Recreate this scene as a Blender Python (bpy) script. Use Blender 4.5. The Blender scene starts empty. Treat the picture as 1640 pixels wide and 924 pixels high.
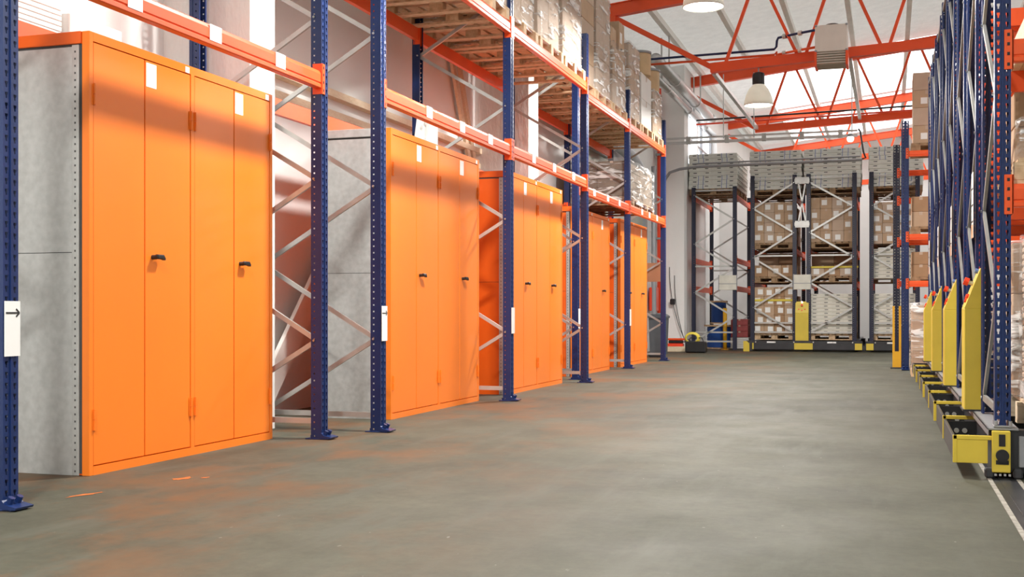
import bpy, math, random
from mathutils import Matrix, Vector
R = math.radians
rnd = random.Random(7)
S = bpy.context.scene
C = S.collection

# ------------------------------------------------------------------ camera, world, light, exposure
cam_d = bpy.data.cameras.new('camera')
cam = bpy.data.objects.new('camera', cam_d)
C.objects.link(cam)
YAW = math.atan(604 / 1881)
cam.location = (0, 0, .92)
cam.rotation_euler = (R(90), 0, YAW)
cam_d.sensor_width = 36
cam_d.lens = 1881 / 1640 * 36
cam_d.shift_y = 38 / 1640
cam_d.clip_end = 300
S.camera = cam

S.view_settings.view_transform = 'Standard'
S.view_settings.look = 'None'
S.view_settings.exposure = -0.03
S.view_settings.gamma = 1
S.view_settings.use_curve_mapping = False

world = bpy.data.worlds.new('daylight')
S.world = world
world.use_nodes = True
world.node_tree.nodes['Background'].inputs[0].default_value = (1.0, .99, .97, 1)
world.node_tree.nodes['Background'].inputs[1].default_value = 2.2
LAMP_POWER = 420
LAMP_COLOR = (1.0, .97, .92)


# ------------------------------------------------------------------ materials
def mat(name, base, rough=.5, metal=0.0, var=.0, scale=6.0, bump=0.0, bscale=40.0, base2=None, detail=4, stretch=None, emit=0, rvar=0):
    m = bpy.data.materials.new(name)
    m.use_nodes = True
    nt = m.node_tree
    b = nt.nodes['Principled BSDF']
    b.inputs['Base Color'].default_value = (*base, 1)
    b.inputs['Roughness'].default_value = rough
    b.inputs['Metallic'].default_value = metal
    if emit:
        b.inputs['Emission Color'].default_value = (*base, 1)
        b.inputs['Emission Strength'].default_value = emit
    tc = nt.nodes.new('ShaderNodeTexCoord')
    vec = tc.outputs['Object']
    if stretch:
        mp = nt.nodes.new('ShaderNodeMapping')
        mp.inputs['Scale'].default_value = stretch
        nt.links.new(vec, mp.inputs[0])
        vec = mp.outputs[0]
    if var or base2:
        n = nt.nodes.new('ShaderNodeTexNoise')
        n.inputs['Scale'].default_value = scale
        n.inputs['Detail'].default_value = detail
        nt.links.new(vec, n.inputs['Vector'])
        r = nt.nodes.new('ShaderNodeValToRGB')
        r.color_ramp.elements[0].position = .32
        r.color_ramp.elements[1].position = .68
        c2 = base2 or tuple(min(1, c * (1 + var)) for c in base)
        c1 = base if base2 else tuple(c * (1 - var) for c in base)
        r.color_ramp.elements[0].color = (*c1, 1)
        r.color_ramp.elements[1].color = (*c2, 1)
        nt.links.new(n.outputs[0], r.inputs[0])
        nt.links.new(r.outputs[0], b.inputs['Base Color'])
        if rvar:
            mr = nt.nodes.new('ShaderNodeMapRange')
            mr.inputs[3].default_value = rough - rvar
            mr.inputs[4].default_value = rough + rvar
            nt.links.new(n.outputs[0], mr.inputs[0])
            nt.links.new(mr.outputs[0], b.inputs['Roughness'])
    if bump:
        n2 = nt.nodes.new('ShaderNodeTexNoise')
        n2.inputs['Scale'].default_value = bscale
        n2.inputs['Detail'].default_value = 3
        nt.links.new(vec, n2.inputs['Vector'])
        bp = nt.nodes.new('ShaderNodeBump')
        bp.inputs['Strength'].default_value = bump
        bp.inputs['Distance'].default_value = .02
        nt.links.new(n2.outputs[0], bp.inputs['Height'])
        nt.links.new(bp.outputs[0], b.inputs['Normal'])
    return m


M = {}
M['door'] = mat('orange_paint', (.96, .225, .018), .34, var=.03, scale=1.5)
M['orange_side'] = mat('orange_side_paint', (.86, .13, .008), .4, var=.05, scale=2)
M['beam'] = mat('beam_paint', (.86, .105, .018), .42, var=.06, scale=3)
M['truss'] = mat('truss_paint', (.84, .085, .012), .4, var=.06, scale=2)
M['blue'] = mat('blue_paint', (.009, .027, .115), .34, var=.1, scale=5)
M['navy'] = mat('navy_paint', (.013, .017, .045), .4, var=.1, scale=5)
M['galv'] = mat('galvanised_sheet', (.50, .515, .505), .42, .3, base2=(.60, .615, .605), scale=22, detail=8, rvar=.06)
M['zinc'] = mat('zinc_bar', (.52, .53, .515), .36, .4, var=.08, scale=8)
M['zinc_dull'] = mat('dull_zinc_bar', (.3, .31, .3), .45, .3, var=.1, scale=8)
M['bolt'] = mat('bolt_steel', (.7, .7, .68), .3, .8)
M['wall'] = mat('white_plaster', (.88, .88, .865), .8, var=.02, scale=1.2, bump=.15, bscale=9)
M['pillar'] = mat('rough_render', (.8, .79, .76), .85, var=.03, scale=3, bump=.9, bscale=13, stretch=(1, 1, .35))
M['roof'] = mat('sprayed_roof_lining', (.8, .805, .79), .75, var=.06, scale=5, bump=1.0, bscale=16)
M['purlin'] = mat('purlin_paint', (.9, .89, .85), .7, var=.04, scale=3)
M['wood'] = mat('pallet_wood', (.5, .33, .18), .75, base2=(.76, .56, .36), scale=5, detail=6, stretch=(3, 12, 3))
M['wood_dark'] = mat('dark_pallet_wood', (.24, .15, .08), .8, base2=(.42, .28, .16), scale=5, detail=6, stretch=(3, 12, 3))  # darker tone of the pallet wood
M['wood_pale'] = mat('pale_timber', (.72, .58, .4), .7, base2=(.8, .68, .5), scale=5, stretch=(3, 3, 12))
M['card'] = mat('cardboard', (.52, .36, .235), .75, var=.07, scale=4)
M['card_pale'] = mat('pale_cardboard', (.55, .42, .32), .75, var=.07, scale=4)
M['card_dark'] = mat('dark_cardboard', (.4, .24, .13), .75, var=.09, scale=4)
M['card_shaded'] = mat('shaded_cardboard', (.17, .115, .07), .8, var=.2, scale=6)  # cardboard darkened to paint in the shade under the high pallets
M['card_white'] = mat('white_carton', (.82, .81, .78), .6, var=.03, scale=3)
M['paper'] = mat('white_label', (.88, .88, .86), .6)
M['ink'] = mat('black_ink', (.02, .02, .02), .6)
M['black'] = mat('black_plastic', (.015, .015, .017), .4, var=.15)
M['steel'] = mat('dark_steel', (.045, .047, .052), .36, .3, var=.12, scale=6)
M['steel_grey'] = mat('grey_steel', (.32, .33, .35), .4, .3, var=.06)
M['yellow'] = mat('yellow_paint', (.66, .50, .055), .42, var=.06, scale=5)
M['amber'] = mat('amber_paint', (.78, .42, .02), .42, var=.06, scale=5)
M['red'] = mat('red_plastic', (.8, .06, .02), .35)
M['redbox'] = mat('red_wrapped_carton', (.36, .06, .06), .5, var=.2, scale=9)
M['crate'] = mat('grey_crate_plastic', (.72, .73, .68), .6, var=.08, scale=7)
M['crate_pale'] = mat('pale_tray_plastic', (.7, .68, .6), .6, var=.07, scale=7)
M['slot'] = mat('tray_slot', (.06, .06, .06), .8)
M['strap'] = mat('blue_strap', (.12, .2, .5), .5)
M['tape'] = mat('yellow_tape', (.72, .58, .06), .5)
M['cable'] = mat('blue_cable', (.02, .1, .42), .45, bump=.8, bscale=30, stretch=(1, 1, 6))
M['doorgrey'] = mat('grey_door_panel', (.33, .34, .3), .6, var=.04)
M['bin'] = mat('grey_bin_plastic', (.075, .08, .09), .5, var=.1)
M['peach'] = mat('peach_board', (.72, .36, .2), .6)
M['light'] = mat('lamp_glass', (1, .97, .9), .5, emit=4)
M['glass'] = mat('bright_window_pane', (.93, .96, 1), .4, emit=2.2)
M['rooflight'] = mat('rooflight_sheet', (1, 1, .99), .5, emit=2.6)
M['bell'] = mat('lamp_bell', (.42, .4, .35), .4, 0, var=.05)
M['heater'] = mat('heater_casing', (.72, .7, .65), .5, var=.03)
M['louver'] = mat('heater_louver', (.33, .31, .25), .5, .3)
M['concrete'] = mat('pale_concrete_strip', (.3, .28, .24), .85, var=.3, scale=14)
M['drum'] = mat('fibre_drum', (.6, .42, .24), .6, var=.06)
M['pipe'] = mat('galvanised_pipe', (.6, .61, .61), .3, .6, var=.06)
M['smear'] = mat('orange_paint_smear', (.62, .13, .012), .6, base2=(.3, .11, .03), scale=30)
M['led'] = mat('white_indicator', (.8, .88, 1), .4, emit=6)


def floor_material():
    m = bpy.data.materials.new('worn_concrete_floor')
    m.use_nodes = True
    nt = m.node_tree
    b = nt.nodes['Principled BSDF']
    tc = nt.nodes.new('ShaderNodeTexCoord')

    def noise(scale, detail=5, rough=.6, st=(1, 1, 1), loc=(0, 0, 0)):
        mp = nt.nodes.new('ShaderNodeMapping')
        mp.inputs['Scale'].default_value = st
        mp.inputs['Location'].default_value = loc
        nt.links.new(tc.outputs['Object'], mp.inputs[0])
        n = nt.nodes.new('ShaderNodeTexNoise')
        n.inputs['Scale'].default_value = scale
        n.inputs['Detail'].default_value = detail
        n.inputs['Roughness'].default_value = rough
        nt.links.new(mp.outputs[0], n.inputs['Vector'])
        return n.outputs[0]

    def ramp(v, p0, c0, p1, c1):
        r = nt.nodes.new('ShaderNodeValToRGB')
        r.color_ramp.elements[0].position = p0
        r.color_ramp.elements[1].position = p1
        r.color_ramp.elements[0].color = (*c0, 1)
        r.color_ramp.elements[1].color = (*c1, 1)
        nt.links.new(v, r.inputs[0])
        return r.outputs[0]

    def mix(f, a, c, mode='MIX'):
        x = nt.nodes.new('ShaderNodeMix')
        x.data_type = 'RGBA'
        x.blend_type = mode
        if isinstance(f, float):
            x.inputs[0].default_value = f
        else:
            nt.links.new(f, x.inputs[0])
        for s, i in ((a, 6), (c, 7)):
            if isinstance(s, tuple):
                x.inputs[i].default_value = (*s, 1)
            else:
                nt.links.new(s, x.inputs[i])
        return x.outputs[2]

    col = ramp(noise(.7, 8, .68), .36, (.050, .051, .034), .64, (.088, .088, .061))
    fine = ramp(noise(16, 9, .78), .3, (.3, .3, .3), .72, (.68, .68, .68))
    col = mix(.55, col, fine, 'OVERLAY')
    streak = ramp(noise(2.2, 6, .65, (2.2, .35, 1)), .5, (0, 0, 0), .68, (.75, .75, .75))
    col = mix(streak, col, (.088, .09, .068))
    smudge = ramp(noise(1.3, 7, .7, (1, .5, 1), (9, 4, 0)), .55, (0, 0, 0), .7, (.5, .5, .5))
    col = mix(smudge, col, (.042, .043, .030))
    # rust-coloured scuff marks left by the racks, near the cabinets only
    sep = nt.nodes.new('ShaderNodeSeparateXYZ')
    nt.links.new(tc.outputs['Object'], sep.inputs[0])
    mr = nt.nodes.new('ShaderNodeMapRange')
    mr.inputs[1].default_value = -1.2
    mr.inputs[2].default_value = -3.2
    nt.links.new(sep.outputs[0], mr.inputs[0])
    st = ramp(noise(.9, 7, .72, (1, .6, 1), (3, 1, 0)), .47, (0, 0, 0), .62, (.9, .9, .9))
    mul = nt.nodes.new('ShaderNodeMath')
    mul.operation = 'MULTIPLY'
    nt.links.new(st, mul.inputs[0])
    nt.links.new(mr.outputs[0], mul.inputs[1])
    col = mix(mul.outputs[0], col, (.14, .066, .026))
    spk = ramp(noise(26, 3, .5, (1, .5, 1)), .735, (0, 0, 0), .76, (1, 1, 1))
    col = mix(spk, col, (.17, .165, .14))
    nt.links.new(col, b.inputs['Base Color'])
    rr = nt.nodes.new('ShaderNodeMapRange')
    b.inputs['Specular IOR Level'].default_value = .35
    rr.inputs[3].default_value = .5
    rr.inputs[4].default_value = .8
    nt.links.new(noise(1.6, 6), rr.inputs[0])
    nt.links.new(rr.outputs[0], b.inputs['Roughness'])
    return m


def let_light_through(m, w, col):
    nt = m.node_tree
    tr = nt.nodes.new('ShaderNodeBsdfTranslucent')
    tr.inputs[0].default_value = (*col, 1)
    mx = nt.nodes.new('ShaderNodeMixShader')
    mx.inputs[0].default_value = w
    nt.links.new(nt.nodes['Principled BSDF'].outputs[0], mx.inputs[1])
    nt.links.new(tr.outputs[0], mx.inputs[2])
    nt.links.new(mx.outputs[0], [x for x in nt.nodes if x.type == 'OUTPUT_MATERIAL'][0].inputs['Surface'])


def wrap_material():
    m = bpy.data.materials.new('stretch_film')
    m.use_nodes = True
    nt = m.node_tree
    b = nt.nodes['Principled BSDF']
    b.inputs['Base Color'].default_value = (.9, .9, .88, 1)
    b.inputs['Roughness'].default_value = .18
    tc = nt.nodes.new('ShaderNodeTexCoord')
    mp = nt.nodes.new('ShaderNodeMapping')
    mp.inputs['Scale'].default_value = (.9, .9, 4.6)
    mp.inputs['Rotation'].default_value = (R(28), R(20), 0)
    nt.links.new(tc.outputs['Object'], mp.inputs[0])
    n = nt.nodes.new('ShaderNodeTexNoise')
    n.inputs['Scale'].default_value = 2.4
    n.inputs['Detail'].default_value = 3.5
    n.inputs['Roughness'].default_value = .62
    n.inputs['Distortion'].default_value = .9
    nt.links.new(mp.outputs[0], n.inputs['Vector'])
    r = nt.nodes.new('ShaderNodeValToRGB')  # pale streaks stand for glints, painted into the film's opacity
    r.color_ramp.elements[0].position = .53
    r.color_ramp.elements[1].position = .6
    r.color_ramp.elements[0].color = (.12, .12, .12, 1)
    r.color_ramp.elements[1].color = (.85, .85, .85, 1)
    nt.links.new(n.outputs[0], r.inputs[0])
    bp = nt.nodes.new('ShaderNodeBump')
    bp.inputs['Strength'].default_value = .8
    bp.inputs['Distance'].default_value = .03
    nt.links.new(n.outputs[0], bp.inputs['Height'])
    nt.links.new(bp.outputs[0], b.inputs['Normal'])
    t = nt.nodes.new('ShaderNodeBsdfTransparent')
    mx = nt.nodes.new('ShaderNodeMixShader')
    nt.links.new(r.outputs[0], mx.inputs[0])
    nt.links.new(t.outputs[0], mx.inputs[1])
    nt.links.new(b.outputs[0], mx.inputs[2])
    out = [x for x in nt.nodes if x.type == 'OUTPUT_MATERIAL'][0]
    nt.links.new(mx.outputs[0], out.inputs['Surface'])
    return m


let_light_through(M['bell'], .05, (.6, .58, .52))
let_light_through(M['roof'], .17, (.95, .95, .93))  # translucence added to the roof lining so daylight brightens the ceiling
M['floor'] = floor_material()
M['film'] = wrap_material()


# ------------------------------------------------------------------ mesh builder and object helpers
class MB:
    def __init__(self):
        self.v, self.f, self.mi = [], [], []
        self.m = 0

    def add(self, vs, fs, mtx=None):
        o = len(self.v)
        if mtx is not None:
            vs = [tuple(mtx @ Vector(p)) for p in vs]
        self.v += [tuple(p) for p in vs]
        self.f += [tuple(i + o for i in f) for f in fs]
        self.mi += [self.m] * len(fs)
        return self

    def box(self, x0, x1, y0, y1, z0, z1, b=0.0, mtx=None):
        if b <= 0:
            vs = [(x, y, z) for x in (x0, x1) for y in (y0, y1) for z in (z0, z1)]
            fs = [(0, 1, 3, 2), (4, 6, 7, 5), (0, 4, 5, 1), (2, 3, 7, 6), (0, 2, 6, 4), (1, 5, 7, 3)]
            return self.add(vs, fs, mtx)
        b = min(b, .45 * min(x1 - x0, y1 - y0, z1 - z0))
        vs, idx = [], {}
        for i, (x, sx) in enumerate(((x0, 1), (x1, -1))):
            for j, (y, sy) in enumerate(((y0, 1), (y1, -1))):
                for k, (z, sz) in enumerate(((z0, 1), (z1, -1))):
                    for a in range(3):
                        idx[(i, j, k, a)] = len(vs)
                        p = [x + sx * b, y + sy * b, z + sz * b]
                        p[a] = (x, y, z)[a]
                        vs.append(tuple(p))
        q = lambda *t: idx[t]
        fs = []
        for i in (0, 1):
            fs.append((q(i, 0, 0, 0), q(i, 1, 0, 0), q(i, 1, 1, 0), q(i, 0, 1, 0))[::1 if i else -1])
            fs.append((q(0, i, 0, 1), q(1, i, 0, 1), q(1, i, 1, 1), q(0, i, 1, 1))[::-1 if i else 1])
            fs.append((q(0, 0, i, 2), q(1, 0, i, 2), q(1, 1, i, 2), q(0, 1, i, 2))[::1 if i else -1])
        for i in (0, 1):
            for j in (0, 1):
                fs.append((q(i, j, 0, 0), q(i, j, 1, 0), q(i, j, 1, 1), q(i, j, 0, 1)))
                fs.append((q(i, 0, j, 0), q(i, 1, j, 0), q(i, 1, j, 2), q(i, 0, j, 2)))
                fs.append((q(0, i, j, 1), q(1, i, j, 1), q(1, i, j, 2), q(0, i, j, 2)))
                for k in (0, 1):
                    fs.append((q(i, j, k, 0), q(i, j, k, 1), q(i, j, k, 2)))
        return self.add(vs, fs, mtx)

    def bar(self, p, q, w, h, up=(0, 0, 1)):
        p, q = Vector(p), Vector(q)
        d = (q - p)
        L = d.length
        d.normalize()
        u = Vector(up)
        if abs(d.dot(u)) > .98:
            u = Vector((1, 0, 0))
        s = d.cross(u).normalized()
        u = s.cross(d).normalized()
        vs = []
        for t in (p, q):
            for a, c in ((-1, -1), (1, -1), (1, 1), (-1, 1)):
                vs.append(tuple(t + s * a * w / 2 + u * c * h / 2))
        return self.add(vs, [(0, 3, 2, 1), (4, 5, 6, 7), (0, 1, 5, 4), (1, 2, 6, 5), (2, 3, 7, 6), (3, 0, 4, 7)])

    def cyl(self, p, q, r, n=16, r2=None, caps=True):
        p, q = Vector(p), Vector(q)
        d = (q - p).normalized()
        u = Vector((0, 0, 1)) if abs(d.z) < .9 else Vector((1, 0, 0))
        s = d.cross(u).normalized()
        u = s.cross(d)
        r2 = r if r2 is None else r2
        vs = []
        for t, rr in ((p, r), (q, r2)):
            for i in range(n):
                a = 2 * math.pi * i / n
                vs.append(tuple(t + s * rr * math.cos(a) + u * rr * math.sin(a)))
        fs = [(i, (i + 1) % n, n + (i + 1) % n, n + i) for i in range(n)]
        if caps:
            fs += [tuple(range(n))[::-1], tuple(range(n, 2 * n))]
        return self.add(vs, fs)

    def tube(self, pts, r, n=8):
        pts = [Vector(p) for p in pts]
        rings = []
        s_prev = None
        for i, p in enumerate(pts):
            d = (pts[min(i + 1, len(pts) - 1)] - pts[max(i - 1, 0)]).normalized()
            if s_prev is None:
                u = Vector((0, 0, 1)) if abs(d.z) < .9 else Vector((1, 0, 0))
                s = d.cross(u).normalized()
            else:
                s = (s_prev - d * s_prev.dot(d)).normalized()
            s_prev = s
            u = s.cross(d)
            rings.append([tuple(p + s * r * math.cos(2 * math.pi * k / n) + u * r * math.sin(2 * math.pi * k / n)) for k in range(n)])
        vs = [p for g in rings for p in g]
        fs = []
        for i in range(len(rings) - 1):
            for k in range(n):
                fs.append((i * n + k, i * n + (k + 1) % n, (i + 1) * n + (k + 1) % n, (i + 1) * n + k))
        fs += [tuple(range(n))[::-1], tuple(range((len(rings) - 1) * n, len(rings) * n))]
        return self.add(vs, fs)

    def lathe(self, prof, n=24, at=(0, 0, 0)):
        vs = []
        for r, z in prof:
            for i in range(n):
                a = 2 * math.pi * i / n
                vs.append((at[0] + r * math.cos(a), at[1] + r * math.sin(a), at[2] + z))
        fs = []
        for j in range(len(prof) - 1):
            for i in range(n):
                fs.append((j * n + i, j * n + (i + 1) % n, (j + 1) * n + (i + 1) % n, (j + 1) * n + i))
        return self.add(vs, fs)

    def prism(self, poly, axis, a0, a1):
        n = len(poly)

        def P(p, a):
            return {'x': (a, p[0], p[1]), 'y': (p[0], a, p[1]), 'z': (p[0], p[1], a)}[axis]
        vs = [P(p, a0) for p in poly] + [P(p, a1) for p in poly]
        fs = [(i, (i + 1) % n, n + (i + 1) % n, n + i) for i in range(n)] + [tuple(range(n))[::-1], tuple(range(n, 2 * n))]
        return self.add(vs, fs)

    def build(self, name, mats, parent=None, smooth=False, loc=None):
        me = bpy.data.meshes.new(name)
        me.from_pydata(self.v, [], self.f)
        ms = mats if isinstance(mats, (list, tuple)) else [mats]
        for x in ms:
            me.materials.append(x)
        if len(ms) > 1:
            me.polygons.foreach_set('material_index', self.mi)
        if smooth:
            me.polygons.foreach_set('use_smooth', [True] * len(me.polygons))
        me.update()
        o = bpy.data.objects.new(name, me)
        C.objects.link(o)
        if parent is not None:
            o.parent = parent
        if loc is not None:
            o.location = loc
        return o


def tag(o, label=None, cat=None, group=None, kind=None):
    if label:
        o['label'] = label
    if cat:
        o['category'] = cat
    if group:
        o['group'] = group
    if kind:
        o['kind'] = kind
    return o


def empty(name, loc, rz=0):
    e = bpy.data.objects.new(name, None)
    e.location = loc
    e.rotation_euler = (0, 0, rz)
    e.empty_display_size = .1
    C.objects.link(e)
    return e


def dup(o, loc=None, rz=None, parent=None):
    c = o.copy()
    C.objects.link(c)
    if parent is not None:
        c.parent = parent
    if loc is not None:
        c.location = loc
    if rz is not None:
        c.rotation_euler = (0, 0, rz)
    for ch in list(o.children):
        dup(ch, parent=c)
    return c


ORD = ['first', 'second', 'third', 'fourth', 'fifth', 'sixth', 'seventh', 'eighth', 'ninth', 'tenth', 'eleventh', 'twelfth', 'thirteenth', 'fourteenth']


def struct(name, mb, m):
    return tag(mb.build(name, m), kind='structure')


# ------------------------------------------------------------------ the shell of the hall
def roofz(x):
    return 6.78 + .112 * (x + 5)


flr = struct('floor', MB().box(-6, 18, -7, 46, -.2, 0), M['floor'])
for cx, cy, ln, wd in ((-3.72, 5.62, .08, .045), (-3.86, 4.98, .12, .03), (-3.62, 5.70, .03, .02)):
    b = MB()
    n = 18
    ring = []
    for k in range(n):
        a = 2 * math.pi * k / n
        q = .55 + rnd.random() * .6
        ring.append((cx + wd * q * math.sin(a) + .2 * ln * math.cos(a), cy + ln * q * math.cos(a), .0012))
    b.add(ring, [tuple(range(n))[::-1]])
    b.build('paint_smear', M['smear'], flr)
struct('wall_left', MB().box(-5.65, -5.35, -7, 27.9, 0, 7), M['wall'])
b = MB()
b.box(-5.65, -4.65, 27.9, 28.5, 0, 7)
b.box(-5.0, -4.65, 28.5, 46, 0, 4.55)
b.box(-5.0, -4.65, 28.5, 46, 5.95, 7)
b.box(-5.0, -4.65, 29.9, 30.05, 4.55, 5.95)
b.box(-5.0, -4.65, 33.5, 46, 4.55, 5.95)
struct('wall_far_left', b, M['wall'])
w = struct('window_1', MB().box(-4.9, -4.86, 28.5, 33.5, 4.55, 5.95), M['glass'])
b = MB()
for y in (28.5, 30.05, 31.7, 33.4):
    b.box(-4.86, -4.8, y, y + .08, 4.55, 5.95)
for z in (4.55, 5.25, 5.88):
    b.box(-4.86, -4.8, 28.5, 33.5, z, z + .07)
b.build('window_frame', M['steel_grey'], w)
struct('wall_end', MB().box(-6, 14, 45, 45.3, 0, 9), M['wall'])
struct('wall_partition', MB().box(-4.65, 3, 34, 34.2, 0, 4.4), M['wall'])  # plaster behind the far left rack, widened to hide the bright end wall
struct('wall_right', MB().box(14, 14.3, -7, 45.3, 0, 9), M['wall'])
struct('wall_near', MB().box(-6, 14, -7.3, -7, 0, 9), M['wall'])
# the roof lining, sloping up to the right; the unseen roof beyond is left out to let daylight in
b = MB()
b.add([(-5.7, -7, roofz(-5.7)), (5.5, -7, roofz(5.5)), (5.5, 45, roofz(5.5)), (-5.7, 45, roofz(-5.7))], [(3, 2, 1, 0)])
struct('ceiling', b, M['roof'])
for i, x in enumerate((-4.4, -3.2, -2.0, -.8, .4, 1.6, 2.8, 4.0)):
    b = MB().box(x - .05, x + .05, -7, 45, roofz(x) - .12, roofz(x) + .02)
    struct('trim_%d' % (i + 1), b, M['purlin'])
# rooflights of translucent sheet between the purlins, over the far end
nwin = 2
for x0, x1 in ((-3.13, -2.07), (-1.93, -.87), (-.73, .33), (.47, 1.53), (1.67, 2.73), (2.87, 3.93), (4.07, 5.3)):
    for y0, y1 in ((29.4, 35.8), (36.2, 42.8)):
        b = MB()
        b.add([(x0, y0, roofz(x0) - .012), (x1, y0, roofz(x1) - .012), (x1, y1, roofz(x1) - .012), (x0, y1, roofz(x0) - .012),
               (x0, y0, roofz(x0) + .01), (x1, y0, roofz(x1) + .01), (x1, y1, roofz(x1) + .01), (x0, y1, roofz(x0) + .01)],
              [(3, 2, 1, 0), (4, 5, 6, 7), (0, 1, 5, 4), (1, 2, 6, 5), (2, 3, 7, 6), (3, 0, 4, 7)])
        struct('window_%d' % nwin, b, M['rooflight'])
        nwin += 1
# pillars on the left wall
for i, (y0, y1) in enumerate(((.6, 1.0), (7.83, 8.2), (15.02, 15.45))):
    struct('wall_pillar', MB().box(-5.36, -4.58, y0, y1, 0, 6.35, .012), M['pillar'])
d = struct('door_1', MB().box(-5.36, -5.31, 20.5, 26.2, 0, 3.95), M['doorgrey'])
b = MB()
for k in range(1, 7):
    b.box(-5.315, -5.3, 20.5, 26.2, k * .56 - .012, k * .56 + .012)
b.build('panel_joint', M['steel_grey'], d)
b = MB().box(-5.36, -5.24, 20.3, 20.5, 0, 4.1).box(-5.36, -5.24, 26.2, 26.4, 0, 4.1).box(-5.36, -5.24, 20.3, 26.4, 3.95, 4.15)
b.build('door_frame', M['steel_grey'], d)
b = MB()
for i in range(2):
    z = 2.86 + i * .2
    b.box(-5.36, -5.27 + i * .02, 9.3, 17.0, z, z + .07)
struct('trim_9', b, M['wood_pale'])


# ------------------------------------------------------------------ rack uprights, frames, beams
def upright_mesh(h, mname):
    """one steel channel: slotted face at x=0 looking along +x, flanges running back to x=-.085"""
    b = MB()
    W, D, P = .05, .085, .05
    n = int(h / P)
    rib = .012

    def cell(yc, yw, z0, shift):
        # a keyhole slot: round head above a narrow foot
        y0, y1, z1 = yc - yw, yc + yw, z0 + P
        zc = z0 + P / 2 + shift
        hole = [(-.0045, -.015), (.0045, -.015), (.0050, -.004), (.0092, .003), (.0092, .014), (-.0092, .014), (-.0092, .003), (-.0050, -.004)]
        ho = [(0, yc + a, zc + c) for a, c in hole]
        zm = zc
        out = [(0, yc - yw * .3, z0), (0, yc + yw * .3, z0), (0, y1, z0), (0, y1, zm), (0, y1, z1), (0, y0, z1), (0, y0, zm), (0, y0, z0)]
        # order both loops counter-clockwise from the lower left
        vs = ho + out
        fs = [(i, (i + 1) % 8, 8 + (i + 1) % 8, 8 + i)[::-1] for i in range(8)]
        b.add(vs, fs)
        # depth of the slot edge
        back = [(-.003, p[1], p[2]) for p in ho]
        b.add(ho + back, [(i, (i + 1) % 8, 8 + (i + 1) % 8, 8 + i) for i in range(8)])
    yw = (W - rib / 2) / 2
    yc = rib / 2 + yw
    for i in range(n):
        cell(yc, yw, i * P, 0)
        cell(-yc, yw, i * P, .004)
    H = n * P
    # raised centre rib
    b.box(-.004, .006, -rib / 2, rib / 2, 0, H)
    # flanges with a row of small square bolt holes
    for s in (-1, 1):
        y = s * W
        xa, xb, hw = -D * .62, -D * .62 - .011, .0045
        b.add([(0, y, 0), (xa, y, 0), (xa, y, H), (0, y, H)], [(0, 1, 2, 3)])
        b.add([(xb, y, 0), (-D, y, 0), (-D, y, H), (xb, y, H)], [(0, 1, 2, 3)])
        for i in range(n):
            z = i * P
            b.add([(xa, y, z), (xb, y, z), (xb, y, z + .02), (xa, y, z + .02)], [(0, 1, 2, 3)])
            b.add([(xa, y, z + .031), (xb, y, z + .031), (xb, y, z + .05), (xa, y, z + .05)], [(0, 1, 2, 3)])
        b.box(-D, -D + .003, min(y, y - s * .016), max(y, y - s * .016), 0, H)
        b.box(-.03, -.026, min(y, y - s * .004), max(y, y + s * .004), 0, H)
    return b


def base_mesh():
    b = MB()
    b.box(-.13, .05, -.055, .055, 0, .008, .002)
    b.prism([(.0, .008), (.075, .008), (.08, .018), (.02, .03), (0, .05)], 'y', -.06, .06)
    for y in (-.028, .028):
        b.cyl((.015, y, .03), (.03, y, .062), .016, 8)
    b.cyl((-.1, 0, .008), (-.1, 0, .028), .014, 8)
    return b


def brace_bar(p, q, w=.034):
    b = MB()
    # an open channel seen from its back: web and two lips
    b.bar(p, q, .022, w)
    return b


def make_frame(h, D, m, label, flip=False, base=True, zb=.13, name='rack_frame', yo=0, bw=.034, extra=(), zm='zinc'):
    root = empty(name, (0, 0, 0))
    um = upright_mesh(h, m)
    u1 = um.build('upright', M[m], root)
    u2 = u1.copy()
    C.objects.link(u2)
    u2.parent = root
    u2.location = (-D, 0, 0)
    u2.rotation_euler = (0, 0, math.pi)
    if base:
        bm_ = base_mesh()
        for u in (u1, u2):
            if u is u1:
                bp = bm_.build('base_plate', [M[m]], u)
            else:
                c = bp.copy()
                C.objects.link(c)
                c.parent = u
    xf, xr = -.06, -D + .06
    z = zb
    brace_bar((xf, yo, z), (xr, yo, z), .04).build('brace', M[zm], root)
    for ze in extra:
        brace_bar((xf, yo, ze), (xr, yo, ze), .036).build('brace', M[zm], root)
    side = flip
    step = .585
    first = True
    while z + step < h - .12:
        a = (xf if side else xr, yo, z)
        c = (xr if side else xf, yo, z + step)
        bb = brace_bar(a, c, bw)
        bb.m = 1
        for (x, _, zz) in (a, c):
            for y in (-.056, .056):
                bb.cyl((x, y - .004, zz), (x, y + .004, zz), .009, 8)
        bb.build('brace', [M[zm], M['bolt']], root)
        side = not side
        z += step
    z = h - .1
    brace_bar((xf, yo, z), (xr, yo, z), .036).build('brace', M[zm], root)
    tag(root, label, 'rack frame')
    return root


def beam_mesh(L):
    """a stepped box beam running along y from 0 to L; outer face looks along +x"""
    b = MB()
    prof = [(-.05, .0), (-.004, .0), (.0, .006), (.0, .026), (-.007, .032), (-.007, .037), (-.001, .043), (-.001, .100), (-.01, .122), (-.022, .13), (-.05, .13)]
    b.prism(prof, 'y', 0, L)
    return b


def connector_mesh(s):
    b = MB()
    b.box(.001, .007, -.043 if s > 0 else -.005, .005 if s > 0 else .043, -.04, .18, .002)
    b.box(-.07, .007, (-.002 if s > 0 else -.003), (.003 if s > 0 else .002), -.04, .18)
    return b


def connector_slots(s):
    b = MB()
    for z in (-.012, .046, .1, .152):
        b.box(.0065, .0085, (-.028 if s > 0 else .014), (-.014 if s > 0 else .028), z - .009, z + .009)
    return b


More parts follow.
